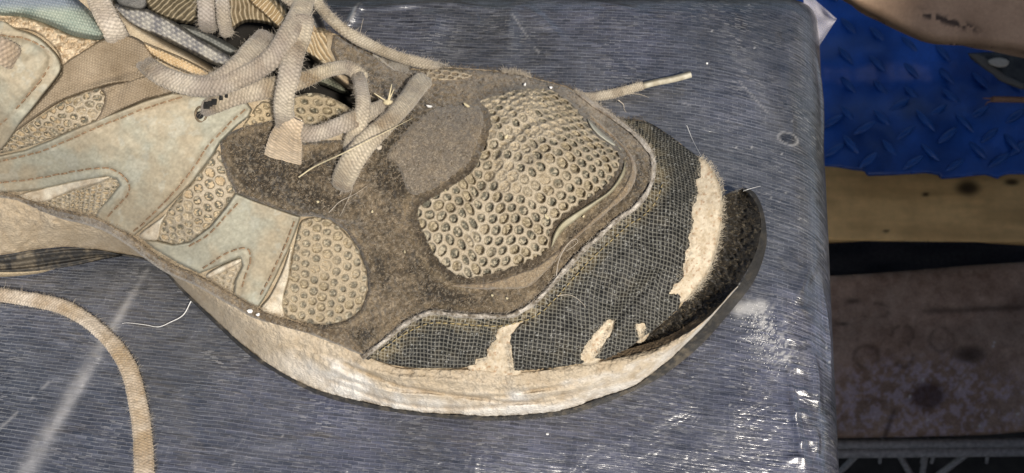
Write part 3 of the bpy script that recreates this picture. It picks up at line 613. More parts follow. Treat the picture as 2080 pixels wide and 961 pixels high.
def c_pipe(S):
    n = fbm(S.X, S.Y, 26, 185, 4); f = fbm(S.X, S.Y, 4, 186, 2)
    c = mixc((.13, .105, .075), (.60, .55, .48), np.clip(n*1.3+.7*f-.55, 0, 1))
    # the seam on the toe's inner side is darker brown
    k = sst(1330, 1190, S.X)*sst(300, 230, S.Y); return c*(1-.6*k[..., None])+np.array((.16, .11, .07))*.6*k[..., None]
ribbon_on('toe_piping', PIPE, 10, .0022, c_pipe, M_SUEDE, n=420)
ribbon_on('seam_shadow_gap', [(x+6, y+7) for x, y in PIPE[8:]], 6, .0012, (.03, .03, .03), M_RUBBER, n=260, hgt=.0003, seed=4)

# --- sage overlays
ST_PATHS = [[(-10,330),(50,317),(110,297),(200,258),(280,226),(340,206),(385,193)], [(-10,372),(60,365),(130,352),(205,341),(240,350),(262,375),(258,398),(228,430),(215,445)], [(272,470),(300,445),(345,400),(390,345),(420,300),(455,262),(498,222)], [(0,72),(50,78),(85,95),(103,112),(95,145),(60,190),(25,230),(-10,262)], [(385,500),(425,475),(465,432),(490,405)], [(598,450),(578,500),(550,560),(525,605)], [(412,545),(460,515),(500,505),(508,530),(495,570),(485,598)]]
_SG = np.zeros_like(_GX)
for p_ in ST_PATHS: _SG = np.maximum(_SG, crease(_GX, _GY, p_, 5.5, 1.0))
def c_sage(S):
    n = fbm(S.X, S.Y, 90, 100, 5); f = fbm(S.X, S.Y, 22, 101, 4); c = mixc(SAGE, (.36, .305, .215), np.clip(sst(.35, .8, n)*.9+.3*(f-.5), 0, 1))
    k = sst(.70, .8, fbm(S.X, S.Y, 30, 104, 4))[..., None]*.35; c = c*(1-k)+np.array((.40, .40, .34))*k
    e = (sst(7, 1, S.D)*.22)[..., None]; c = c*(1-e)+np.array((.15, .15, .125))*e
    gv = bil(_SG, S.X, S.Y)[..., None]*.28; c = c*(1-gv)+np.array((.22, .16, .10))*gv; q = fbm(S.X, S.Y, 3.5, 105, 2); return c*(.88+.24*q)[..., None]
d_sage = lambda S: -.0006*bil(_SG, S.X, S.Y)+(fbm(S.X, S.Y, 26, 109, 2)-.5)*.0006+(fbm(S.X, S.Y, 60, 107, 2)-.5)*.0009+(fbm(S.X, S.Y, 9, 108, 3)-.5)*.0001
G2 = [(-12,318),(50,305),(100,285),(165,255),(240,225),(300,201),(350,187),(400,192),(450,195),(500,205),(513,222),(506,238),(480,258),(448,290),(436,312),(392,370),(332,430),(302,455),(272,480),(235,464),(200,445),(194,438),(200,425),(222,402),(243,375),(235,364),(215,360),(150,370),(75,387),(-12,393)]
G3 = [(478,390),(515,406),(560,422),(612,440),(592,495),(562,560),(538,605),(523,628),(495,612),(473,598),(476,570),(491,540),(486,524),(450,538),(405,556),(360,534),(312,505),(290,487),(318,488),(350,496),(385,491),(425,461),(458,421)]
G1 = [(-12,56),(40,60),(75,73),(102,95),(122,120),(124,147),(92,190),(50,242),(-12,302)]
sheet('sage_overlay', G2, .0026, c_sage, M_SAGE, shoe, step=2, rim=5, dispf=d_sage, label='large sage overlay with an eyelet')
sheet('sage_overlay', G3, .0026, c_sage, M_SAGE, shoe, step=2, rim=5, dispf=d_sage, label='forward sage overlay by the suede vamp')
sheet('sage_overlay', G1, .0030, c_sage, M_SAGE, shoe, step=2, smooth_n=70, rim=5, dispf=d_sage, label='rounded sage overlay at the left')
# cream lining strips
c_lin = lambda S: mixc((.42, .34, .24), (.66, .6, .48), fbm(S.X, S.Y, 16, 110, 4))
for pl in ([(38,397),(100,379),(180,362),(228,357),(205,371),(150,386),(86,412)], [(283,476),(335,436),(350,418),(330,452),(322,486),(300,488)], [(592,500),(588,560),(575,610),(580,646),(556,642),(528,628),(548,600),(572,552)], [(420,556),(452,538),(487,524),(490,534),(455,552),(425,566)], [(590,520),(580,580),(572,645),(562,640),(566,600)]):
    sheet('lining_strip', pl, .0022, c_lin, M_WEB, shoe, step=1.6, smooth_n=40, rim=4, dispf=lambda S: (fbm(S.X, S.Y, 8, 112, 3)-.5)*.0006)
sheet('lace_slot', [(-14,86),(12,88),(34,98),(41,112),(34,124),(-14,128)], .0034, (.035, .03, .022), M_SUEDE, shoe, step=2, smooth_n=40, rim=4)
# stitches
def stitches(pts, off, mat, name='stitching', ln=12, gap=5, wd=.00019):
    c = smooth_curve(pts, 600); d = np.r_[0, np.cumsum(np.linalg.norm(np.diff(c[:, :2], axis=0), axis=1))]; paths = []; s = 0
    while s+ln < d[-1]:
        ss = np.linspace(s, s+ln*random.uniform(.8, 1.1), 5); x = np.interp(ss, d, c[:, 0])+random.uniform(-.7, .7); y = np.interp(ss, d, c[:, 1])+random.uniform(-.7, .7)
        z = Z(x, y)+off+.0003*np.sin(np.linspace(0, math.pi, 5)); paths.append(P(x, y, z)); s += ln+gap
    V_, Q_ = tubes(paths, wd, 5, False); return new_mesh(name, V_, Q_, mat, shoe, kind='stuff')
for p_ in ST_PATHS: stitches(p_, .0025, M_STITCH, wd=.00024)
stitches([(x+20, y+14) for x, y in PIPE[6:16]]+[(1020,662),(960,660),(900,656),(860,660),(820,680),(770,715)], .0024, mat_plain('ochre_stitch_thread', (.33, .26, .13), .9, .15), ln=8, gap=6)

# --- webbing and heel-side fabrics
def webf(S, ang=.5, p=7.):
    a = (S.X*math.cos(ang)+S.Y*math.sin(ang))/p; b_ = (-S.X*math.sin(ang)+S.Y*math.cos(ang))/(p*.62)
    a = a+.5*(np.floor(b_) % 2); return np.sqrt(np.abs(np.sin(math.pi*a)*np.sin(math.pi*b_)))
def c_web(S, ang=.5):
    w_ = webf(S, ang); n = fbm(S.X, S.Y, 45, 120, 4); c = mixc((.19, .145, .095), (.38, .31, .225), np.clip(.15+.7*n, 0, 1)); return c*(.62+.5*w_)[..., None]
sheet('webbing', [(2,288),(50,238),(92,190),(124,150),(128,128),(180,95),(215,76),(255,70),(290,84),(312,112),(330,150),(300,165),(240,170),(205,178),(130,204),(60,248)], .0022, lambda S: c_web(S, -.6), M_WEB, shoe, step=1.7, smooth_n=90, rim=5, dispf=lambda S: webf(S, -.6)*.0006+(fbm(S.X, S.Y, 50, 121, 2)-.5)*.002, label='brown woven webbing loop')
sheet('webbing', [(205,178),(250,165),(310,150),(340,165),(352,188),(300,203),(240,228),(205,248),(188,252),(205,225),(212,195)], .0026, lambda S: c_web(S, -.45), M_WEB, shoe, step=1.7, smooth_n=70, rim=5, dispf=lambda S: webf(S, -.45)*.0006+(fbm(S.X, S.Y, 40, 122, 2)-.5)*.0015, label='lower fold of the brown webbing')
# collar knit, blue-green, rolled
def c_knit(S):
    w_ = webf(S, 1.1, 8); n = fbm(S.X, S.Y, 30, 125, 4); c = mixc((.15, .20, .175), (.40, .43, .35), np.clip(w_*.9+.4*(n-.5), 0, 1))
    k = sst(28, 4, S.Y)[..., None]*.5; return c*(1-k)+np.array((.12, .14, .26))*k
sheet('collar_knit', [(-14,-30),(120,-30),(160,0),(198,38),(218,72),(196,82),(150,74),(100,52),(50,36),(-14,28)], lambda S: .004+.004*np.sin(np.clip(S.D/28, 0, 1)*1.57), c_knit, M_WEB, shoe, step=1.7, smooth_n=70, rim=10, dispf=lambda S: webf(S, 1.1, 8)*.0006, label='blue-green knitted collar roll')
def c_fray(S):
    f = fbm(S.X, S.Y*1.3, 7, 127, 3); return mixc((.28, .20, .12), (.62, .52, .38), f)
sheet('frayed_lining', [(-14,26),(50,34),(100,52),(150,74),(198,82),(170,110),(130,136),(118,108),(95,82),(60,62),(-14,54)], .0014, c_fray, M_WEB, shoe, step=1.7, smooth_n=60, rim=5, dispf=lambda S: (fbm(S.X, S.Y, 7, 127, 3)-.5)*.0022)
# bands in the throat (tongue)
def band(name, poly, off, pal, ang, p, bump, label=None, mat=None, sm=50, low=-.004, stp=1.7):
    def cc(S):
        w_ = webf(S, ang, p); n = fbm(S.X, S.Y, 20, int(p*10), 4); return mixc(pal[0], pal[1], np.clip(w_*.9+.6*(n-.5), 0, 1))
    return sheet(name, poly, off, cc, mat or M_WEB, shoe, step=stp, smooth_n=sm, rim=8, low=low, dispf=lambda S: webf(S, ang, p)*bump, label=label)
band('tongue_band', [(225,8),(262,14),(300,18),(345,38),(400,74),(455,106),(478,122),(470,138),(440,134),(395,112),(330,80),(262,52)], -.003, ((.13, .13, .145), (.44, .42, .37)), .6, 13, .0009, 'silvery knitted tongue band', low=-.012)
band('tongue_band', [(366,50),(400,56),(440,74),(478,96),(484,108),(462,112),(425,92),(385,72)], -.006, ((.10, .105, .10), (.22, .22, .20)), .5, 9, .0003, 'smooth grey tongue edge', low=-.014)
band('tongue_band', [(288,82),(318,92),(380,118),(438,150),(446,158),(420,165),(380,152),(330,130),(298,108)], .003, ((.33, .23, .12), (.66, .52, .34)), .5, 8, .0010, 'ribbed cream tongue edge', low=-.006)
band('tongue_band', [(300,118),(330,134),(380,154),(425,166),(400,170),(350,160),(315,146)], -.001, ((.22, .2, .15), (.5, .46, .36)), .2, 7, .0008, 'grey-cream inner fabric sliver')
def c_rib(S, ang, p, a=(.12, .09, .05), b_=(.46, .38, .26)):
    s_ = .5+.5*np.sin((S.X*math.cos(ang)+S.Y*math.sin(ang))*2*math.pi/p+5*fbm(S.X, S.Y, 26, 130, 3)); return mixc(a, b_, np.clip(s_*.9+.3*(fbm(S.X, S.Y, 9, 131, 3)-.5), 0, 1))
def ribbed(poly, off, ang, p, label=None, low=-.012, a=(.12, .09, .05), b_=(.46, .38, .26)):
    return sheet('ribbed_eyestay', poly, off, lambda S: c_rib(S, ang, p, a, b_), M_WEB, shoe, step=1.6, smooth_n=50, rim=7, low=low, label=label,
                 dispf=lambda S: .0012*(.5+.5*np.sin((S.X*math.cos(ang)+S.Y*math.sin(ang))*2*math.pi/p+5*fbm(S.X, S.Y, 26, 130, 3))))
ribbed([(455,-20),(545,-20),(580,10),(583,40),(565,58),(545,50),(500,46),(468,62),(462,30)], -.001, -.1, 9, 'ribbed webbing arching over the dark opening')
ribbed([(500,-25),(545,-10),(575,22),(590,48),(578,66),(555,52),(530,28),(505,5)], .004, .7, 8, 'diagonal ribbed cream strip', a=(.3, .22, .12), b_=(.62, .5, .33))
ribbed([(290,-30),(400,-30),(400,40),(375,48),(330,36),(300,16)], -.002, .8, 10, 'ribbed dark-tan webbing beside upper laces', a=(.08, .065, .04), b_=(.36, .3, .2))
ribbed([(612,70),(640,56),(668,64),(672,100),(690,132),(655,130),(630,116),(612,100)], -.001, -.5, 8, 'ribbed cream webbing beside the suede peak', a=(.25, .18, .1), b_=(.58, .48, .33))
sheet('grey_lining_tab', [(225,-30),(290,-30),(300,4),(290,20),(262,16),(240,6)], -.001, lambda S: mixc((.12, .12, .115), (.2, .19, .17), fbm(S.X, S.Y, 20, 135, 3)), M_SUEDE, shoe, step=2, smooth_n=30, low=-.008)
sheet('grey_lining_tab', [(740,88),(790,118),(830,128),(832,150),(815,160),(790,140),(755,112)], .0012, lambda S: mixc((.24, .22, .19), (.44, .41, .36), fbm(S.X, S.Y, 10, 136, 3)), M_WEB, shoe, step=1.7, smooth_n=40, label='grey fabric scrap by the far edge')
band('tongue_band', [(605,140),(660,150),(700,172),(722,190),(700,192),(650,172),(612,165)], -.012, ((.05, .055, .04), (.2, .2, .15)), .4, 7, .0006, 'dark green-grey tongue rib', low=-.02)

# --- midsole
def sole_wr(S):
    r = 0
    for (c0, slope, wd, amp) in [(.42, .25, .05, -.0016), (.62, .12, .04, -.0012), (.78, -.12, .05, -.0012), (.3, .1, .06, .0010), (.52, .35, .05, .0012)]:
        x = S.s-(c0+slope*(S.t-.55)+.09*np.sin(S.t*19+c0*20)+.08*(vn(S.t*14, S.t*0+c0*9, 9)-.5)); env = sst(.38, .5, S.t)*sst(.82, .7, S.t); r = r+amp*np.exp(-(x/wd)**2)*env
    r = r+(fbm(S.X, S.Y, 34, 140, 4)-.5)*.0016+(fbm(S.t*1900, S.s*200, 40, 149, 4)-.5)*.0007+(fbm(S.X, S.Y, 9, 153, 3)-.5)*.0008
    return r
def c_sole(S):
    n = fbm(S.X, S.Y, 50, 142, 5); f = fbm(S.X, S.Y, 9, 143, 3)
    dirty = (.37, .295, .20); cl = (.55, .475, .37); white = (.66, .64, .60)
    c = mixc(dirty, cl, np.clip(.2+.6*n+.3*(f-.5)+.25*S.s, 0, 1))
    ln_ = fbm(S.t*1900, S.s*170, 60, 146, 4); wh = np.clip(sst(.35, .85, S.s+.5*(ln_-.5))*sst(.36, .5, S.t)*(.3+.9*ln_), 0, .85)
    c = c*(1-wh[..., None])+np.array(white)*wh[..., None]
    lf_ = (sst(.42, .2, S.t)*.55)[..., None]; c = c*(1-lf_)+np.array((.28, .225, .155))*lf_
    # foam cells: little pits filled with dirt
    _, _, _ = 0, 0, 0
    b_, s_, i_ = hexf(S.X+4*fbm(S.X, S.Y, 14, 147, 2), S.Y+4*fbm(S.X, S.Y, 14, 148, 2), 8.5, .3); cell = sst(.30, .42, b_)*sst(.62, .45, b_); cell = cell*sst(.75, .3, S.s)*sst(.3, .6, n+.1)
    c = c*(1-.30*cell[..., None]*sst(.35, .7, f)[..., None]); dw = np.clip(-sole_wr(S)/.0014, 0, 1)[..., None]*.55; c = c*(1-dw)+np.array((.26, .19, .115))*dw
    u_ = sst(.88, 1, S.s)*sst(.4, .7, f); return c*(1-.5*u_[..., None])+np.array((.2, .15, .1))*.5*u_[..., None]
MB = [(-30,523,16),(30,514,16),(80,506,15),(150,502,13),(235,514,9),(300,527,7),(335,548,6),(375,590,6),(440,652,6),(520,722,6),(620,782,6),(700,808,6),(830,835,6),(990,846,6),(1080,842,6),(1160,830,7),(1214,811,7),(1285,787,8),(1323,760,9),(1366,727,10),(1393,700,11),(1431,662,12),(1463,624,13),(1499,584,14)]
MT = SEAM[:-1]+[(1192,739,21),(1258,727,18),(1317,711,17),(1366,692,17),(1420,657,17),(1463,619,17),(1485,592,16),(1500,578,15)]
loft('midsole', MT, MB, 760, 54, lambda s, t: .0035*np.sin(np.pi*np.clip(s, 0, 1)**.8)-.001*s, M_FOAM, shoe, c_sole, sole_wr)
# ledge that closes the midsole's top under the upper
led = [(x, y-14, z-3) for x, y, z in MT]; loft('midsole_ledge', led, MT, 300, 6, lambda s, t: 0*s, M_FOAM, shoe, (.3, .22, .14))
# outsole edge, front
OB = [(235,517,2),(300,531,.3),(335,555,0),(375,598,-.3),(440,662,-.3),(520,732,-.3),(620,790,-.3),(700,818,-.3),(830,842,-.3),(990,855,-.3),(1080,852,-.3),(1160,841,-.3),(1225,820,0),(1323,777,.5),(1377,741,1.5),(1431,694,3),(1485,632,5),(1531,572,7),(1554,512,8),(1557,467,9),(1548,420,10),(1532,391,11),(1512,381,12)]
OT = [(235,514,9),(300,527,7),(335,548,6),(375,590,6),(440,652,6),(520,722,6),(620,782,6),(700,808,6),(830,835,6),(990,846,6),(1080,842,6),(1160,830,7),(1214,811,7),(1285,787,8),(1323,760,9),(1366,727,10),(1393,700,11),(1431,662,12),(1463,624,13),(1499,584,15),(1524,538,16),(1539,500,16),(1546,460,16),(1540,422,15),(1526,398,15),(1510,386,14)]
def c_rub(S):
    n = fbm(S.X, S.Y, 20, 190, 4); f = fbm(S.X, S.Y, 5, 191, 2); return mixc((.030, .029, .028), (.15, .125, .09), np.clip(sst(.5, .9, n)*.6+sst(.6, .9, f)*.35, 0, 1)*(1-.75*sst(1380, 1480, S.X)))
loft('outsole', OT, OB, 700, 12, lambda s, t: .0014*np.sin(np.pi*s), M_RUBBER, shoe, c_rub, lambda S: (fbm(S.X, S.Y, 8, 192, 3)-.5)*.001)
# peeled tip of the outsole: fuzzy inner face and raised rim
FI = [(1180,736,14),(1230,722,13),(1268,706,13),(1306,680,13),(1339,655,13),(1377,624,13),(1393,600,12),(1425,550,12),(1446,500,12),(1458,450,12),(1462,415,12),(1470,398,13),(1490,388,14),(1508,383,14)]
FO = [(1180,742,17),(1258,729,17.5),(1317,713,17),(1366,694,17),(1420,659,17),(1463,621,17),(1485,594,17),(1502,574,16),(1524,538,16),(1539,500,16),(1546,460,16),(1540,422,15),(1526,398,15),(1510,386,14)]
def c_fuzz(S):
    f = fbm(S.X, S.Y, 6, 195, 3); n = fbm(S.X, S.Y, 26, 196, 3); c = mixc((.008, .007, .006), (.04, .032, .022), np.clip(f*.6+n*.4-.05, 0, 1))
    k = (sst(.90, .98, fbm(S.X, S.Y, 4, 197, 2))*.35)[..., None]; return c*(1-k)+np.array((.36, .3, .2))*k
loft('outsole_flap', FI, FO, 420, 40, lambda s, t: -.004*np.sin(np.pi*s)**1.2, M_SUEDE, shoe, c_fuzz, lambda S: (fbm(S.X, S.Y, 7, 198, 3)-.5)*.0022*np.sin(np.pi*S.s))
ribf = [(1430,655,17.2),(1463,621,17.6),(1485,594,17.5),(1502,574,17),(1524,538,17),(1538,500,17),(1544,460,17),(1538,424,16),(1526,400,15.6)]
# arch part of the outsole at the left
loft('arch_outsole', [(-30,524,15),(30,515,15),(80,507,14),(150,503,12),(210,508,10),(245,518,8)], [(-30,552,3),(30,553,3),(80,550,3),(150,540,3),(210,527,4),(250,520,6)], 140, 22, lambda s, t: .0016*np.sin(2.5*np.pi*s), M_RUBBER, shoe, c_rub, lambda S: .0008*np.sin(S.s*22+S.t*5))
loft('arch_outsole', [(-30,551,4),(30,552,4),(80,548,3.6),(110,543,3.6)], [(-30,563,1),(30,561,1),(80,555,1),(112,546,2)], 60, 8, lambda s, t: .001*np.sin(np.pi*s), M_RUBBER, shoe, (.36, .29, .19), label='dusty lower edge of the arch rubber')

# ---------------------------------------------------------------- laces
def lace(name, pts, width, thick, parent, seed=0, roll=0., pal=((.25, .19, .12), (.54, .465, .34)), absz=False, grey=.55, n_around=28, wfun=None, label=None, cap=True, rollf=None, rib=.00024):
    """pts: (px, py, height mm above the shoe surface, or above the table if absz)"""
    p = np.array(pts, float); L_ = np.sum(np.linalg.norm(np.diff(p[:, :2], axis=0), axis=1)); n = max(20, int(L_/1.5))
    c = smooth_curve(p, n); z = c[:, 2]/1000 if absz else Z(c[:, 0], c[:, 1])+c[:, 2]/1000
    W = P(c[:, 0], c[:, 1], z)
    for _ in range(3): W[1:-1] = (W[:-2]+2*W[1:-1]+W[2:])/4
    T = np.gradient(W, axis=0); T /= np.linalg.norm(T, axis=1)[:, None]
    up = CAM-W; up /= np.linalg.norm(up, axis=1)[:, None]
    up = up*.6+np.array([0, 0, .4]); Bn = np.cross(T, up); Bn /= np.linalg.norm(Bn, axis=1)[:, None]; Un = np.cross(Bn, T)
    tt = np.linspace(0, 1, n)
    rl = (np.full(n, roll) if rollf is None else np.interp(tt, *rollf))+.25*(vn(tt*6, tt*0+seed, 5)-.5)
    ca, sa = np.cos(rl)[:, None], np.sin(rl)[:, None]; Bn, Un = Bn*ca+Un*sa, Un*ca-Bn*sa
    ww = np.full(n, width/2)*(1+.14*(vn(tt*L_/40, tt*0+seed+3, 6)-.5)) if wfun is None else width/2*np.interp(tt, *wfun)
    th = np.full(n, thick*.40)
    if cap:
        e = np.minimum(np.arange(n), np.arange(n)[::-1])*1.5/7000; k = np.sqrt(np.clip(1-(1-np.clip(e/(width*.28), 0, 1))**2, .02, 1)); ww = ww*k; th = th*k
    an = np.linspace(0, 2*math.pi, n_around, endpoint=False)
    sx = np.sign(np.cos(an))*np.abs(np.cos(an))**.8; sy = np.sign(np.sin(an))*np.abs(np.sin(an))**.75
    arc = np.r_[0, np.cumsum(np.linalg.norm(np.diff(W, axis=0), axis=1))][:, None]
    xx = sx[None, :]
    # knitted V ribs
    colp = .5+.5*np.cos(xx*2*math.pi*3.0); ph = arc/.00095+.5*np.round(xx*3.0)+.25*vn(arc*900, 0*arc, 7)
    rb = (.5+.5*np.sin(2*math.pi*ph))*(.55+.45*colp)
    h_ = rib*(rb-.4)+(fbm(arc*7000+0*xx, xx*20+0*arc, 6, 300+seed, 2)-.5)*.0003
    ring = W[:, None]+Bn[:, None]*(sx[None, :, None]*(ww[:, None, None]+h_[..., None]*.6))+Un[:, None]*(sy[None, :, None]*(th[:, None, None]+h_[..., None]))
    # a shallow groove down the middle
    ring = ring-Un[:, None]*(sy[None, :, None]*(th[:, None, None]*.22*np.exp(-(xx/.3)**2)[..., None]))
    na = fbm(arc*7000+0*xx, xx*14+0*arc+seed*40, 40, 310+seed, 4); c_ = mixc(pal[0], pal[1], np.clip(1.5*na-.2, 0, 1))
    g2 = fbm(arc*7000+0*xx, xx*14+0*arc, 70, 320+seed, 3)[..., None]*grey; c_ = c_*(1-g2)+np.array((.41, .38, .365))*g2
    c_ = c_*(.58+.64*rb)[..., None]
    V_ = ring.reshape(-1, 3); i, j = np.meshgrid(np.arange(n-1), np.arange(n_around), indexing='ij'); j2 = (j+1) % n_around
    Q_ = np.stack([i*n_around+j, (i+1)*n_around+j, (i+1)*n_around+j2, i*n_around+j2], -1).reshape(-1, 4)
    capf = np.array([[k, n_around-1-k, n_around-2-k, k+1] for k in range(n_around//2-1)]); Q_ = np.vstack([Q_, capf, capf[:, ::-1]+(n-1)*n_around])
    if parent is None or parent is not shoe:
        ob = _nm(name, V_-(np.array(parent.location) if parent else 0), Q_, M_LACE, parent, c_.reshape(-1, 3), label=label)
    else: ob = new_mesh(name, V_, Q_, M_LACE, shoe, c_.reshape(-1, 3), label=label)
    LACES.append((W, Bn, Un, ww, th, ob)); return ob
LACES = []
k_ = 1000./7600   # px to mm near the laces
def WD(px): return px*k_/1000*1.15
lace('shoelace', [(700,300,0),(712,290,3),(730,252,6),(738,215,7.5),(733,175,8.5),(728,158,7),(726,148,3)], WD(27), .0034, shoe, 1, label='short upright run in the throat')
lace('shoelace', [(412,226,1.5),(424,217,4.5),(452,203,7.5),(500,187,8),(565,175,8),(620,161,8.5),(660,145,9),(700,137,8),(728,150,6),(740,165,3)], WD(33), .0032, shoe, 2, wfun=([0, .1, .45, .7, 1], [.75, 1.15, 1.15, .8, .8]), label='run from the eyelet across to the far suede')
lace('shoelace', [(600,268,6),(625,272,6.5),(655,268,6.5),(700,251,7),(745,232,5),(800,206,1)], WD(31), .0032, shoe, 3, label='run from the folded loop to the far side')
lace('shoelace', [(866,158,2),(850,172,5.5),(822,210,7),(782,254,7),(744,290,7),(714,330,6.5),(697,366,4),(693,384,2.2)], WD(38), .0042, shoe, 4, wfun=([0, .15, .35, .6, .85, 1], [1.05, 1, .85, 1.05, 1.15, 1.05]), grey=.3, label='thick forward run ending on the suede vamp')
lace('shoelace', [(548,70,4),(522,96,8),(495,127,11),(468,151,12),(430,172,11),(380,176,9)], WD(38), .0044, shoe, 5, label='blunt loop beside the black opening', grey=.5, wfun=([0, .3, .7, 1], [1.05, 1.1, 1, .9]))
lace('shoelace', [(622,-25,14),(612,20,17),(590,62,18),(562,108,17),(530,136,15),(495,155,13),(440,174,12),(391,174,11),(342,160,9),(310,142,6),(290,124,0),(276,112,-4)], WD(33), .0040, shoe, 6, grey=.55, label='long bowed run from the top down to the webbing', wfun=([0, .1, .5, .8, 1], [1.2, 1.1, 1.05, 1.1, .9]))
lace('shoelace', [(618,30,20),(610,75,19),(598,108,18.5),(588,149,18),(579,189,16),(576,222,13),(580,246,9),(590,262,7)], WD(36), .0038, shoe, 7, grey=.5, label='upright run crossing the others')
lace('shoelace', [(598,238,11),(588,262,9.5),(580,290,6),(574,322,2.6)], WD(60), .0022, shoe, 8, wfun=([0, .25, .6, 1], [.6, .75, 1.05, 1.15]), cap=False, pal=((.42, .31, .19), (.60, .48, .34)), grey=.1, label='flat flared fold on the suede')
lace('shoelace', [(185,-30,4),(200,0,5),(216,35,6),(234,68,4),(248,92,-4)], WD(38), .0030, shoe, 9, pal=((.42, .34, .24), (.64, .56, .44)), label='run entering the webbing loop')
lace('shoelace', [(415,-30,4),(418,10,3),(420,40,0),(424,64,-6)], WD(32), .003, shoe, 10, pal=((.22, .18, .13), (.42, .36, .28)), label='upper-left dull run')
lace('shoelace', [(450,-30,6),(452,10,4),(455,40,1),(462,74,-5)], WD(26), .003, shoe, 11, pal=((.2, .16, .11), (.40, .34, .25)), label='second dull run beside the ribbed webbing')
lace('shoelace', [(-25,100,4.5),(0,103,5),(20,112,4.5),(36,122,2)], WD(46), .003, shoe, 12, pal=((.36, .27, .18), (.54, .44, .32)), label='stub through the left sage overlay')
lace('shoelace', [(560,-30,10),(585,-8,13),(608,8,15)], WD(26), .003, shoe, 13, label='short run at the top edge')
# cut black-and-white ticks at the eyelet end of the lace
tk = [P(x, y, Z(x, y)+.0108+dz) for x, y, dz in [(420,214,-.004),(427,211,-.0025),(435,207,-.0015),(449,199,.0002),(460,195,.0006)]]
for i, q in enumerate(tk):
    s_ = [.0016, .0012, .0013, .0009, .0007][i]; V_ = np.array([[x*s_, y*s_*1.2, z*.0003] for x in (-.5, .5) for y in (-.5, .5) for z in (-1, 1)])+q
    new_mesh('lace_tick', V_, np.array([(0,1,3,2),(4,6,7,5),(0,4,5,1),(2,3,7,6),(0,2,6,4),(1,5,7,3)]), mat_plain('black_thread', (.02, .02, .02), .6) if i == 0 else bpy.data.materials['black_thread'], shoe, smooth=False)
# eyelet ring
an = np.linspace(0, 2*math.pi, 26); ex = 408+11*np.cos(an); ey = 232+15*np.sin(an); V_, Q_ = tubes([P(ex, ey, Z(ex, ey)+.0029)], .00035, 6, False)
new_mesh('eyelet', V_, Q_, M_FIBD, shoe)
an = np.linspace(0, 2*math.pi, 24, endpoint=False); V_ = [P(406+9*np.cos(a)*r, 230+12*np.sin(a)*r, Z(406., 230.)+.0031) for r in (1, .05) for a in an]
new_mesh('eyelet_hole', np.array(V_), np.array([(i, (i+1) % 24, 24+(i+1) % 24, 24+i) for i in range(24)]), bpy.data.materials['black_thread'], shoe)

# lace running behind the shoe and out past the toe
l1 = thing('shoelace', 'loose lace end with a pale aglet poking out behind the shoe toe onto the tarp', 'shoelace', tuple(P(1300, 175, 0)))
lace('lace_cord', [(620,-30,72),(640,-5,76),(655,20,76),(700,62,76),(760,96,68),(820,119,60),(880,134,54),(930,150,36),(980,160,18),(1040,165,6),(1120,185,3),(1190,197,2.5),(1225,194,3),(1262,186,3.5),(1308,173,4)], WD(22), .0036, l1, 14, absz=True, pal=((.30, .25, .18), (.50, .44, .34)), grey=.3, rollf=([0, .15, .3, .5, 1], [.1, .2, .3, .3, 0]))
_L1 = LACES[-1]
pa = P([1306, 1330, 1370, 1403], [174, 168, 160, 151], [.0040, .0042, .0045, .005])-np.array(l1.location); V_, Q_ = tubes([smooth_curve(np.hstack([pa]), 24)], .00125, 12, False)
capq = np.array([[k, 11-k, 10-k, k+1] for k in range(5)]); Q_ = np.vstack([Q_, capq, capq[:, ::-1]+23*12])
def c_agl(V):
    a = V[:, 0]*7000; n = fbm(a, V[:, 1]*7000, 8, 330, 2); s_ = (V[:, 2] > np.interp(V[:, 0], pa[:, 0], pa[:, 2])+.0003)&(V[:, 1] > np.interp(V[:, 0], pa[:, 0], pa[:, 1])); c = mixc((.34, .30, .22), (.58, .55, .45), n)
    return np.where(s_[:, None], c*.35, c)  # far upper side darkened: shade painted into the aglet's colour
_nm('aglet', V_, Q_, M_SAGE, l1, c_agl(V_))
l2 = thing('shoelace', 'long beige lace curving down the tarp below the shoe arch', 'shoelace', tuple(P(200, 700, 0)))
lace('lace_cord', [(-260,640,3),(-120,602,3),(-40,594,3),(0,599,3),(60,608,2.6),(120,621,2.4),(165,643,2.4),(205,674,2.6),(240,712,2.4),(264,755,2.2),(278,810,2.2),(288,870,2.2),(292,930,2.2),(294,1000,2.2)], .0052, .0030, l2, 15, absz=True, pal=((.36, .27, .17), (.60, .52, .42)), grey=.25, rib=.0003, wfun=([0, .3, .55, .7, 1], [.85, .88, .95, 1.05, 1.2]), rollf=([0, .45, .56, .68, 1], [0, .1, .6, .1, 0]))

# ---------------------------------------------------------------- fluff, hairs and straw
def fuzz_curve(pts, n, ln, r, off, spread=4, zf=Z, outward=None):
    c = smooth_curve(pts, 300); paths = []
    for _ in range(n):
        k = rng.integers(0, 299); x = c[k, 0]+rng.normal(0, spread); y = c[k, 1]+rng.normal(0, spread)
        q = P(x, y, float(zf(x, y))+off); d = rng.normal(0, 1, 3); d[2] = abs(d[2])*.8
        if outward is not None: d = d+np.array(outward)*1.2
        d /= np.linalg.norm(d); l = ln*rng.uniform(.4, 1.3); b_ = rng.normal(0, .35, 3)
        paths.append(np.array([q, q+d*l*.5+b_*l*.15, q+d*l+b_*l*.5]))
    return paths
def add_f(paths, r, mat, name, parent=shoe):
    V_, Q_ = tubes(paths, r, 3); return new_mesh(name, V_, Q_, mat, parent, kind='stuff')
sil = [(x, y) for x, y in OUT[5:22]]
add_f(fuzz_curve(sil, 1500, .0011, 0, .0008, 3), .00005, M_FIBD, 'suede_fuzz')
add_f(fuzz_curve([(1020,146),(1050,148),(1075,156)], 500, .0013, 0, .0012, 2, outward=(0, .5, .5)), .00006, M_FIBRE, 'white_fluff')
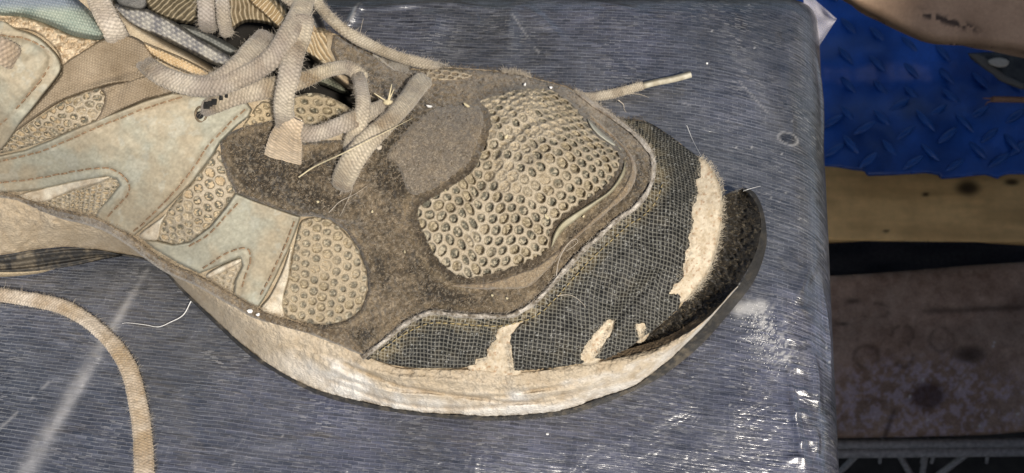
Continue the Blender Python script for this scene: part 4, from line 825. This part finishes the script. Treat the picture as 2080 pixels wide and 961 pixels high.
add_f(fuzz_curve([(1165,184),(1190,196),(1215,215),(1250,240),(1290,272),(1320,305),(1326,340),(1320,370)], 1100, .0010, 0, .0030, 3), .00005, M_FIBRE, 'white_fluff')
add_f(fuzz_curve(PIPE[7:], 1500, .0009, 0, .0028, 4), .00005, M_FIBRE, 'white_fluff')
add_f(fuzz_curve(TRIM[:12], 1300, .0009, 0, .0025, 3), .00006, M_FIBT, 'seam_fuzz')
sp_ = np.array(SUEDE); paths = []; xs_ = rng.uniform(440, 1330, 60000); ys_ = rng.uniform(66, 725, 60000)
dd = poly_dist(xs_, ys_, sp_)[0]; tm = poly_dist(xs_, ys_, np.array(TOEM, float))[0]; sel = (dd > 2)&(tm < -2); xs_ = xs_[sel]; ys_ = ys_[sel]
inp = poly_dist(xs_, ys_, np.array(PATCH, float))[0] > -2; kp = ~inp | (rng.random(len(xs_)) < .25); xs_ = xs_[kp]; ys_ = ys_[kp]; inp = inp[kp]
q = P(xs_, ys_, Z(xs_, ys_)+.0013+.0008*inp); a = rng.uniform(0, 6.28, len(xs_)); l = rng.uniform(.0004, .0013, len(xs_)); cv = rng.normal(0, 1.3, len(xs_))
pts_ = [q]
for k in range(1, 4):
    aa = a+cv*k/3; pts_.append(pts_[-1]+np.stack([np.cos(aa)*l/3, np.sin(aa)*l/3, np.full(len(l), (.0003, .0001, -.00015)[k-1])], 1))
paths = np.stack(pts_, 1); n_ = len(paths)
add_f(paths[:n_//2], .00006, M_FIBD, 'suede_nap'); add_f(paths[n_//2:int(n_*.85)], .00005, M_FIBT, 'suede_nap'); add_f(paths[int(n_*.85):int(n_*.92)], .00005, M_FIBRE, 'suede_nap')
# fuzz in the flap
fl = []; a_ = smooth_curve(FI, 200); b2 = smooth_curve(FO, 200)
for _ in range(2600):
    k = rng.integers(30, 199); s = rng.uniform(.1, .98); c = a_[k]*(1-s)+b2[k]*s; q = P(c[0], c[1], c[2]/1000-.0035*math.sin(math.pi*s)**1.2+.0004)
    d = rng.normal(0, 1, 3); d[2] = abs(d[2]); d /= np.linalg.norm(d); l = rng.uniform(.0005, .0017); fl.append(np.array([q, q+d*l*.6, q+d*l+rng.normal(0, .0003, 3)]))
add_f(fl[:1500], .00006, mat_plain('black_fibre', (.03, .026, .02), .95, .1, var=.5), 'flap_fuzz'); add_f(fl[1500:1900], .00005, M_FIBD, 'flap_fuzz'); add_f(fl[2480:], .00005, M_FIBT, 'flap_fuzz')
# foam crumbs edge at toe tip
add_f(fuzz_curve([(1421,320),(1442,335),(1461,370),(1467,405),(1466,455),(1456,505),(1441,550),(1418,585),(1394,611)], 900, .0012, 0, .0012, 3, outward=(.6, 0, .2)), .00005, mat_plain('cream_fibre', (.62, .55, .43), .9, .1), 'foam_fuzz')
add_f(fuzz_curve([(1420,330),(1418,390),(1407,430),(1404,500),(1390,550),(1370,585)], 500, .0008, 0, .0022, 4), .00005, bpy.data.materials['cream_fibre'], 'foam_fuzz')
for pl_ in ([(1014,670),(1000,700),(990,727),(966,742)], [(1034,700),(1040,755)], [(1234,651),(1210,679),(1180,727)], [(1247,652),(1222,704),(1205,730)], [(1293,660),(1296,676),(1303,690),(1311,668)]):
    add_f(fuzz_curve(pl_, 160, .0008, 0, .0022, 2.5), .00005, bpy.data.materials['cream_fibre'], 'torn_fibres')
# lace fluff
lf = []
for W, Bn, Un, ww, th, ob in LACES:
    for _ in range(int(len(W)*4)):
        k = rng.integers(1, len(W)-1); a = rng.uniform(0, math.pi); q = W[k]+Bn[k]*ww[k]*math.cos(a)+Un[k]*th[k]*math.sin(a)
        d = Bn[k]*math.cos(a)+Un[k]*math.sin(a)+rng.normal(0, .7, 3); l = rng.uniform(.0003, .0010); lf.append(np.array([q, q+d*l*.5, q+d*l+rng.normal(0, .0002, 3)]))
o = add_f(lf, .00004, M_FIBRE, 'lace_fluff'); o['label'] = 'fine loose fibres on the laces'
# stray hairs and threads: single things
def thread(pts, r, mat, label, name='stray_thread', cat='thread', absz=False, group=None):
    c = smooth_curve(pts, 40); z = c[:, 2]/1000 if absz else Z(c[:, 0], c[:, 1])+c[:, 2]/1000; W = P(c[:, 0], c[:, 1], z); o0 = W[0].copy()
    V_, Q_ = tubes([W-o0], r, 6); ob = _nm(name, V_, Q_, mat); ob.location = o0; return tag(ob, label, cat, group)
thread([(388,612,6),(372,640,3),(345,655,1.2),(322,664,1),(295,660,1),(262,656,1),(248,657,1)], .00017, M_WHITE, 'white wavy thread on the tarp hanging from the midsole left part', absz=True)
thread([(607,360,5),(640,338,7),(700,310,11),(760,280,12),(815,252,10),(838,240,7)], .00022, M_STRAW, 'long straight pale straw lying across the forward lace run', 'straw', 'straw')
thread([(1130,560,6),(1135,530,5),(1150,500,4.5),(1166,486,4.5),(1174,490,5),(1165,500,5),(1150,510,4.6)], .00014, M_FIBRE, 'looped pale thread on brown suede between toe mesh and piping')
thread([(1395,255,22),(1405,280,24),(1415,300,28),(1425,318,31)], .00013, M_WHITE, 'short white hair standing up behind the toe tip', absz=True)
thread([(1510,388,14),(1522,384,15),(1545,378,12)], .00012, M_WHITE, 'tiny white hair at the top of the peeled sole flap', absz=True)
thread([(1130,600,3.5),(1160,600,3.5),(1182,615,4),(1190,625,4)], .00012, M_FIBRE, 'thin pale hair lying on the black toe cap')
thread([(690,395,2),(705,370,3.5),(715,385,4),(700,420,3),(690,440,2.2)], .00012, M_FIBRE, 'curly hair on dark suede below the forward lace end')
thread([(668,432,2),(690,410,3),(720,395,3.4),(745,378,3)], .00012, M_FIBRE, 'faint long hair on dark suede below the forward lace end')
thread([(718,88,2),(730,70,9),(735,50,14),(738,38,16)], .00011, M_FIBRE, 'wispy hair rising past the suede peak')
thread([(635,58,4),(632,35,9),(640,20,12),(652,8,14)], .00011, M_FIBRE, 'curved hair beside the top lace')
thread([(1255,203,3),(1266,212,2),(1268,222,1),(1272,228,.8)], .00016, M_FIBRE, 'frayed hair under the lace end by the toe', absz=True)
thread([(1280,190,3),(1300,192,2),(1318,198,1.2)], .00012, M_FIBRE, 'second frayed hair under the lace end', absz=True)
# straw burr
burr = thing('straw_burr', 'pale straw burr with thin prongs lodged beside the forward lace', 'straw', tuple(P(788, 208, float(Z(788, 208))+.006)))
bo = np.array(burr.location)
for i, (a, l, u) in enumerate([(2.7, .0042, .002), (1.25, .0040, .0035), (.9, .003, .003), (.3, .0015, 0)]):
    q = np.array([[0, 0, 0], [math.cos(a)*l*.5, math.sin(a)*l*.5, u*.5], [math.cos(a)*l, math.sin(a)*l, u]]); V_, Q_ = tubes([q], .0003, 6); _nm('prong', V_, Q_, M_STRAW, burr)
V_ = []; 
for i in range(7):
    for j in range(10):
        a = i/6*math.pi; b_ = j/10*2*math.pi; V_.append((.0014*math.cos(a), .0009*math.sin(a)*math.cos(b_), .0008*math.sin(a)*math.sin(b_)))
_nm('seed', np.array(V_), np.array([(i*10+j, i*10+(j+1) % 10, (i+1)*10+(j+1) % 10, (i+1)*10+j) for i in range(6) for j in range(10)]), M_STRAW, burr)
def chip(px, py, h, sx, sy, ang, mat, label, name='straw_chip', cat='straw', absz=False):
    z = h/1000 if absz else float(Z(px, py))+h/1000; q = P(px, py, z); V_ = []
    for i in range(6):
        a = i/6*2*math.pi; x = math.cos(a)*sx; y = math.sin(a)*sy; V_.append((x*math.cos(ang)-y*math.sin(ang), x*math.sin(ang)+y*math.cos(ang), .0002*math.cos(2*a)))
    V_ = np.array(V_); V_ = np.vstack([V_*[1, 1, 1]+[0, 0, .0003], V_-[0, 0, .0002]]); Q_ = [(0,1,2,3),(0,3,4,5),(9,8,7,6),(11,10,9,6)]+[(i, (i+6), (i+1) % 6+6, (i+1) % 6) for i in range(6)]
    ob = _nm(name, V_, np.array(Q_), mat, smooth=False); ob.location = q; return tag(ob, label, cat)
chip(828, 222, 5, .0014, .0006, .8, M_STRAW, 'yellow straw flake tucked under the upper side of the forward lace')
chip(814, 240, 4, .0010, .0005, .5, M_STRAW, 'small yellow flake lower along the forward lace')
chip(770, 300, 3, .0009, .0007, .4, M_FIBRE, 'pale crumb below the forward lace on dark suede', 'crumb', 'crumb')
chip(948, 214, 4, .0011, .0004, -.6, M_STRAW, 'straw flake on the grey suede patch upper right')
chip(872, 216, 4, .0009, .0003, -.2, M_WHITE, 'white sliver at the top of the grey suede patch', 'crumb', 'crumb')
chip(1111, 441, 3, .0009, .0005, -.8, M_STRAW, 'bright straw flake in a cell at the lower right of the toe mesh')
chip(1028, 278, 2.5, .0007, .0005, 1, M_STRAW, 'ochre flake near the fold of the toe mesh')
chip(1066, 172, 3, .0005, .0004, 1, M_WHITE, 'white speck on the far rim of the toe mesh', 'crumb', 'crumb')
chip(1119, 178, 3, .0005, .0004, 0, M_WHITE, 'second white speck right of the first on the far rim', 'crumb', 'crumb')
chip(508, 632, 3.0, .0009, .0007, 0, M_WHITE, 'white pebble stuck in the seam above the midsole', 'crumb', 'crumb')
chip(524, 639, 3.0, .0006, .0005, .5, M_WHITE, 'smaller white pebble right beside the seam pebble', 'crumb', 'crumb')
chip(707, 68, 2, .0005, .0005, 0, M_FIBRE, 'white crumb at the tip of the suede peak', 'crumb', 'crumb')
chip(1436, 129, .3, .0004, .0004, 0, M_WHITE, 'lone white speck on the tarp above the aglet', 'crumb', 'crumb', True)
chip(1112, 882, .3, .0005, .0004, 0, M_WHITE, 'white speck on the tarp below the midsole', 'crumb', 'crumb', True)
for i, (x, y, l_) in enumerate([(646,410,'on dark suede left below the forward lace end'),(756,430,'on dark suede midway between forward lace end and toe mesh'),(905,388,'on the rim of suede above the toe mesh left corner'),(1000,600,'on suede below the middle of the toe mesh'),(700,330,'beside the left of the forward lace'),(822,512,'on dark suede left of the toe mesh low corner'),(1030,606,'on suede under the right part of the toe mesh'),(1185,440,'on the pale edging right of the toe mesh')]):
    o = chip(x, y, 2.4, .0004, .0003, i, M_STRAW, 'tiny pale crumb '+l_, 'crumb', 'crumb'); o['group'] = 'crumbs on the suede'
# white salt grains on the tarp near the flap
V_ = []; Q_ = []; 
for i in range(420):
    a = rng.normal(0, 1, 2); x = 1548+a[0]*26; y = 668+a[1]*36+.5*a[0]*26
    if y < 615: continue
    q = P(x, y, .0004); s_ = rng.uniform(.00008, .0002); b0 = len(V_); V_ += [tuple(q+np.array(d)*s_) for d in ((1,0,0),(0,1,0),(-1,0,0),(0,-1,0),(0,0,1.2))]; Q_ += [(b0,b0+1,b0+4,b0+4),(b0+1,b0+2,b0+4,b0+4),(b0+2,b0+3,b0+4,b0+4),(b0+3,b0,b0+4,b0+4)]
Q3 = np.array(Q_)[:, :3]; o = _nm('white_grit', np.array(V_), Q3, M_WHITE, kind='stuff'); tag(o, 'white gritty powder spilled on the tarp right of the toe', 'grit')

# ---------------------------------------------------------------- things beyond the bench's right edge
def flat_sheet(name, poly, z, thick, mat, loc=None, parent=None, step=6, dispf=None, colf=None, smooth_n=0, rimr=8, rimd=.004):
    poly = np.array(poly, float)
    if smooth_n: poly = smooth_curve(poly, smooth_n, True)[:-1]
    x0, y0 = poly.min(0)-step; x1, y1 = poly.max(0)+step
    X, Y = np.meshgrid(np.arange(x0, x1+step, step), np.arange(y0, y1+step, step), indexing='ij'); D, NX, NY = poly_dist(X, Y, poly)
    sn = np.abs(D) < step*.62; X = np.where(sn, NX, X); Y = np.where(sn, NY, Y); D = np.where(sn, 0, D)
    zz_ = (z(X, Y) if callable(z) else z)-rimd*(1-np.sqrt(np.clip(1-(1-np.clip(D/rimr, 0, 1))**2, 0, 1))); S = SG(); S.X, S.Y, S.D = X, Y, D
    if dispf: zz_ = zz_+dispf(S)
    W = P(X, Y, zz_); C = colf(S) if callable(colf) else np.broadcast_to(np.array(colf, float), X.shape+(3,))
    n, m_ = X.shape; q = grid_quads(n, m_); q = q[(D >= 0).ravel()[q].all(1)][:, ::-1]
    used = np.unique(q); mp_ = -np.ones(n*m_, int); mp_[used] = np.arange(len(used)); q = mp_[q]; V_ = W.reshape(-1, 3)[used]; C = C.reshape(-1, 3)[used]
    # side walls tucked under from the boundary
    e = np.vstack([q[:, [0, 1]], q[:, [1, 2]], q[:, [2, 3]], q[:, [3, 0]]]); key = {}
    es = set(map(tuple, e.tolist())); bd = np.array([x for x in es if (x[1], x[0]) not in es]); nb = len(V_)
    Vd = V_.copy(); Vd[:, 2] -= thick; cen_ = V_[:, :2].mean(0); dd_ = cen_-V_[:, :2]; Vd[:, :2] += dd_/np.linalg.norm(dd_, axis=1)[:, None]*thick*.9; q2 = np.array([(b, a, a+nb, b+nb) for a, b in bd])
    V2 = np.vstack([V_, Vd]); C2 = np.vstack([C, C]); org = np.zeros(3) if loc is None else np.array(loc)
    ob = _nm(name, V2-org, np.vstack([q, q2]), mat, parent, C2); 
    if parent is None: ob.location = org
    return ob
M_BLUE = mat_attr('blue_tread_vinyl', .42, 500, .12, .2, 900, .0003, .5)
M_WOOD = mat_attr('old_plank_wood', .8, 60, .12, .3, 150, .0008, .2)
M_RUST = mat_attr('rusty_painted_steel', .7, 500, .2, .5, 500, .0006, .3)
M_CARD = mat_attr('tan_leatherette', .7, 500, .1, .3, 600, .0004, .3)
M_DARK = mat_plain('dark_grime', (.03, .028, .026), .8, .2, scale=150)
M_STEEL = mat_plain('dull_grey_steel', (.4, .39, .38), .55, .4, scale=300)
mat_o = thing('tread_mat', 'blue diamond-tread vinyl mat with a ragged lower edge, right of the bench', 'mat', tuple(P(1850, 200, -.45)))
MO = np.array(mat_o.location); ZM = lambda X, Y: -.450-.018*sst(150, 60, Y)*sst(1950, 1700, X)+.004*np.sin(X/70)+.003*np.sin(Y/50+X/90)-.012*np.exp(-((Y-175)/40)**2)
rag = [(1600,-60),(2150,-60),(2150,356),(2050,354),(2034,358),(2026,364),(2018,360),(2000,356),(1970,358),(1945,362),(1912,364),(1905,356),(1880,352),(1820,356),(1762,358),(1755,348),(1735,346),(1700,340),(1600,332)]
flat_sheet('mat_sheet', rag, ZM, .004, M_BLUE, MO, mat_o, step=4, rimr=5, rimd=.002, dispf=lambda S: (fbm(S.X, S.Y, 70, 400, 3)-.5)*.004, colf=lambda S: mixc((.008, .045, .19), (.022, .13, .55), fbm(S.X, S.Y, 110, 401, 4)))
V_ = []; Q_ = []
for i in range(9):
    for j in range(12):
        u = -1+2*i/8; b_ = j/12*2*math.pi; r = max(.02, (1-u*u))**.8; V_.append((.0036*u, .0011*r*math.cos(b_), .0011*r*math.sin(b_)))
tr_me = _nm('tread_bar', np.array(V_), np.array([(i*12+j, i*12+(j+1) % 12, (i+1)*12+(j+1) % 12, (i+1)*12+j) for i in range(8) for j in range(12)]), mat_plain('blue_tread_bar', (.015, .08, .30), .35, .5, var=.15, scale=300), mat_o)
BS = [(170,110),(290,145),(415,180),(155,225),(285,260),(420,285),(550,215),(560,305),(700,325),(165,345),(300,360),(430,385),(590,400),(165,465),(310,485),(640,500),(480,490),(180,590),(340,610),(500,620),(690,610),(60,60),(100,-20),(240,20),(20,340),(840,340),(830,580)]
FS = [(100,495),(235,520),(400,540),(570,550),(740,550),(110,610),(250,650),(430,660),(600,670),(780,650),(850,470),(700,455),(530,450),(370,430),(860,600)]
first = True
for lst, ang in ((BS, -1.0), (FS, .62)):
    for X_, Y_ in lst:
        px, py = 1640+X_/2, Y_/2
        o = tr_me if first else tr_me.copy()
        if not first: COL.objects.link(o); o.parent = mat_o
        first = False
        o.location = P(px, py, float(ZM(px, py))+.0008)-MO; o.rotation_euler = (0, 0, ang+random.uniform(-.08, .08)); s_ = 2.9*random.uniform(.9, 1.1); o.scale = (s_*(1.1 if ang < 0 else 1.15), s_, s_*.8)
# plank
def c_wood(S):
    g_ = fbm(S.X, S.Y*9, 160, 410, 4); n = fbm(S.X, S.Y, 60, 411, 3); c = mixc((.56, .35, .14), (.86, .57, .24), np.clip(g_*.8+n*.3, 0, 1))
    for x, y, a, b_ in [(1966,382,26,16),(1880,395,8,4),(1800,470,7,3),(2055,370,16,7)]:
        k = (np.exp(-(((S.X-x)/a)**2+((S.Y-y)/b_)**2)**2)*.92)[..., None]; c = c*(1-k)+np.array((.02, .015, .01))*k
    return c
o = flat_sheet('wooden_plank', [(1600,325),(2150,335),(2150,494),(1600,488)], -.50, .016, M_WOOD, P(1850, 420, -.51), step=4, rimr=8, rimd=.002, colf=c_wood)
tag(o, 'yellow-brown wooden plank with dark knots below the blue mat', 'plank')
o = flat_sheet('dark_board', [(1600,480),(2150,488),(2150,560),(1600,570)], -.62, .02, mat_attr('black_board', .8, 300, .3, .3, 300, .0005, .2), P(1850, 520, -.63), step=6, colf=lambda S: mixc((.018, .018, .022), (.05, .045, .045), fbm(S.X, S.Y*5, 90, 415, 3)))
tag(o, 'nearly black board in the gap between plank and rusty steel', 'board')
# rusty box with faint painted loops
def c_rust(S):
    n = fbm(S.X, S.Y, 90, 420, 5); f = fbm(S.X, S.Y, 16, 421, 4); g_ = fbm(S.X, S.Y, 7, 422, 2)
    c = mixc((.20, .125, .085), (.42, .30, .22), np.clip(n*.6+f*.6-.1, 0, 1))
    pv = np.exp(-(((S.X-1880)/190)**2+((S.Y-820)/85)**2)**2); bl = np.clip(pv*sst(.40, .75, f*.5+g_*.5), 0, .38)[..., None]; c = c*(1-bl)+np.array((.50, .44, .54))*bl
    def st_(k, cc=(.045, .028, .02)):
        nonlocal c; k = np.clip(k, 0, .85)[..., None]; c = c*(1-k)+np.array(cc)*k
    for x, y, a, b_, w_ in [(1775,632,30,16,.22),(1835,680,22,18,.2),(1915,690,26,24,.2),(1760,725,26,22,.2),(1835,720,20,26,.2)]:
        r = np.hypot((S.X-x)/a, (S.Y-y)/b_); st_(np.exp(-((r-1)/w_)**2)*.45*sst(.4, .7, fbm(S.X, S.Y, 22, 427, 2)))
    st_(np.exp(-(((S.X-1730)/16)**2+((S.Y-612)/6)**2))*.8); st_(np.exp(-(((S.X-1712)/14)**2+((S.Y-658)/4)**2))*.8)
    st_(np.exp(-(((S.X-1885)/34)**2+((S.Y-805)/26)**2)**2)*1.2, (.07, .04, .035)); st_(np.exp(-((np.abs(S.X-1800-(S.Y-880)*-.35)/6)**2))*sst(820, 840, S.Y)*.7)
    st_(np.exp(-(((S.X-1970)/34)**2+((S.Y-720)/18)**2)**2)*.8); st_(np.exp(-((S.Y-(638-(S.X-1750)*.04))/7)**2)*.6*sst(1840, 1900, S.X))
    for x, y in [(1875,772),(1884,853),(1990,866),(2020,695),(2018,703),(2066,842),(1848,806)]:
        k = (np.hypot(S.X-x, S.Y-y) < 3.2)[..., None]*.8; c = c*(1-k)+np.array((.55, .5, .45))*k
    return c
o = flat_sheet('rusty_steel_box', [(1600,566),(1750,557),(1860,549),(1960,540),(2150,528),(2150,872),(2000,884),(1850,888),(1600,892)], lambda X, Y: -.540+.003*np.sin(X/80)-.004*sst(700, 640, Y)+.002*np.sin(Y/30+X/50), .06, M_RUST, P(1850, 720, -.56), step=2.6, rimr=16, rimd=.006, dispf=lambda S: (fbm(S.X, S.Y, 60, 425, 4)-.5)*.004, colf=c_rust)
tag(o, 'rusty brown steel box with peeling lilac-grey paint, below the plank', 'metal box')
# wire rack
rack = thing('wire_rack', 'grey steel wire rack with two long rails under the rusty box', 'rack', tuple(P(1880, 915, -.60)))
RO = np.array(rack.location)
for y, z, r in [(903, -.596, .0042), (921, -.600, .0046)]:
    pa = np.array([P(x, y-(x-1700)*.01, z) for x in np.linspace(1560, 2180, 12)])-RO; V_, Q_ = tubes([pa], r, 8, False); _nm('rail', V_, Q_, M_STEEL, rack)
for x, dx in [(1793, -6), (1886, -14), (1908, -16), (2010, -6)]:
    pa = np.array([P(x, 892, -.598), P(x+dx*.5, 915, -.606), P(x+dx, 940, -.62)])-RO; V_, Q_ = tubes([pa], .0016, 6, False); _nm('cross_wire', V_, Q_, M_STEEL, rack)
for a, b_ in [((1960,925),(1880,985)),((1826,922),(1862,985)),((1740,925),(1700,965)),((1880,925),(1870,985))]:
    q0 = P(*a, -.62); q1 = P(*b_, -.66); V_, Q_ = tubes([np.array([q0, (q0+q1)/2, q1])-RO], .003, 6, False); _nm('brace', V_, Q_, M_STEEL, rack)
# tan bag bulging in at the top right
ZB = lambda X, Y: -.030-.030*sst(-40, 100, Y-(X-2000)*.02)
def c_bag(S):
    n = fbm(S.X, S.Y, 60, 430, 4); c = mixc((.36, .235, .15), (.50, .335, .22), n)
    s_ = np.exp(-((S.Y-(20+(S.X-1850)*.30))/9)**2)*sst(1855, 1885, S.X)*sst(2010, 1960, S.X)*sst(.42, .6, fbm(S.X, S.Y, 12, 431, 3)); k = np.clip(s_, 0, .9)[..., None]
    c = c*(1-k)+np.array((.03, .02, .02))*k; return c
o = flat_sheet('cardboard_flap', [(1690,-60),(1722,2),(1780,36),(1838,66),(1868,80),(1905,90),(1960,93),(2030,99),(2160,103),(2160,-60)], lambda X, Y: -.180-.02*np.clip(Y/100, 0, 1), .006, M_CARD, P(1950, 20, -.2), step=3, smooth_n=160, rimr=22, rimd=.010, colf=c_bag)
tag(o, 'brown curved cardboard with a smudged black print, top right corner', 'cardboard')
# black clip with pale disc
clip = thing('black_clip', 'black grimy clip holding a pale oval disc under the brown cardboard', 'clip', tuple(P(2030, 130, -.4))); CO = np.array(clip.location)
flat_sheet('clip_body', [(1965,108),(2000,106),(2150,104),(2150,210),(2080,182),(2040,168),(2000,135)], -.402, .006, mat_attr('black_plastic', .4, 300, .3, .3, 300, .0004, .4), CO, clip, step=3, rimr=5, rimd=.003, colf=lambda S: mixc((.015, .015, .014), (.05, .05, .042), fbm(S.X, S.Y, 15, 440, 3)))
flat_sheet('pale_disc', [(2012,120),(2030,117),(2046,121),(2050,127),(2044,135),(2028,137),(2012,131),(2006,125)], -.395, .002, M_CARD, CO, clip, step=2, smooth_n=30, rimr=5, rimd=.001, colf=(.42, .38, .30))
flat_sheet('metal_edge', [(1966,109),(1986,109),(2000,115),(2040,152),(2080,170),(2080,182),(2032,164),(1992,132)], -.398, .002, M_CARD, CO, clip, step=2, rimr=4, rimd=.001, colf=(.12, .11, .09))
# twig
tw = thing('twig', 'short reddish-brown twig with two splayed tips lying over the blue mat', 'twig', tuple(P(2040, 202, -.42))); TO = np.array(tw.location)
for nm, pts, r in [('stem', [(2150,204),(2080,203),(2040,202),(2015,202)], .0026), ('tip', [(2020,202),(2010,200),(1996,200)], .0009), ('tip', [(2018,204),(2006,208),(2001,214)], .0009)]:
    c = smooth_curve(pts, 12); V_, Q_ = tubes([P(c[:, 0], c[:, 1], -.42)-TO], r, 7, nm != 'stem'); _nm(nm, V_, Q_, mat_plain('twig_bark', (.30, .17, .10), .7) if nm == 'stem' else bpy.data.materials['twig_bark'], tw)
# ground
g_ = 3.0
V_ = np.array([(x, y, -1.0) for x in np.linspace(-g_, g_, 20) for y in np.linspace(-g_, g_, 20)])
o = _nm('ground', V_, grid_quads(20, 20), mat_plain('dark_earth', (.07, .06, .05), .95, .1, scale=40), kind='structure')
# lower body of the bench
V_ = np.array([(x, y, z) for x in (-.22, P(1664, 20, 0)[0]-.012) for y in (-.13, yb-.014) for z in (-.999, -.012)])
_nm('bench_body', V_-np.array(bench.location), np.array([(0,1,3,2),(4,6,7,5),(0,4,5,1),(2,3,7,6),(0,2,6,4),(1,5,7,3)]), M_DARK, bench, smooth=False)
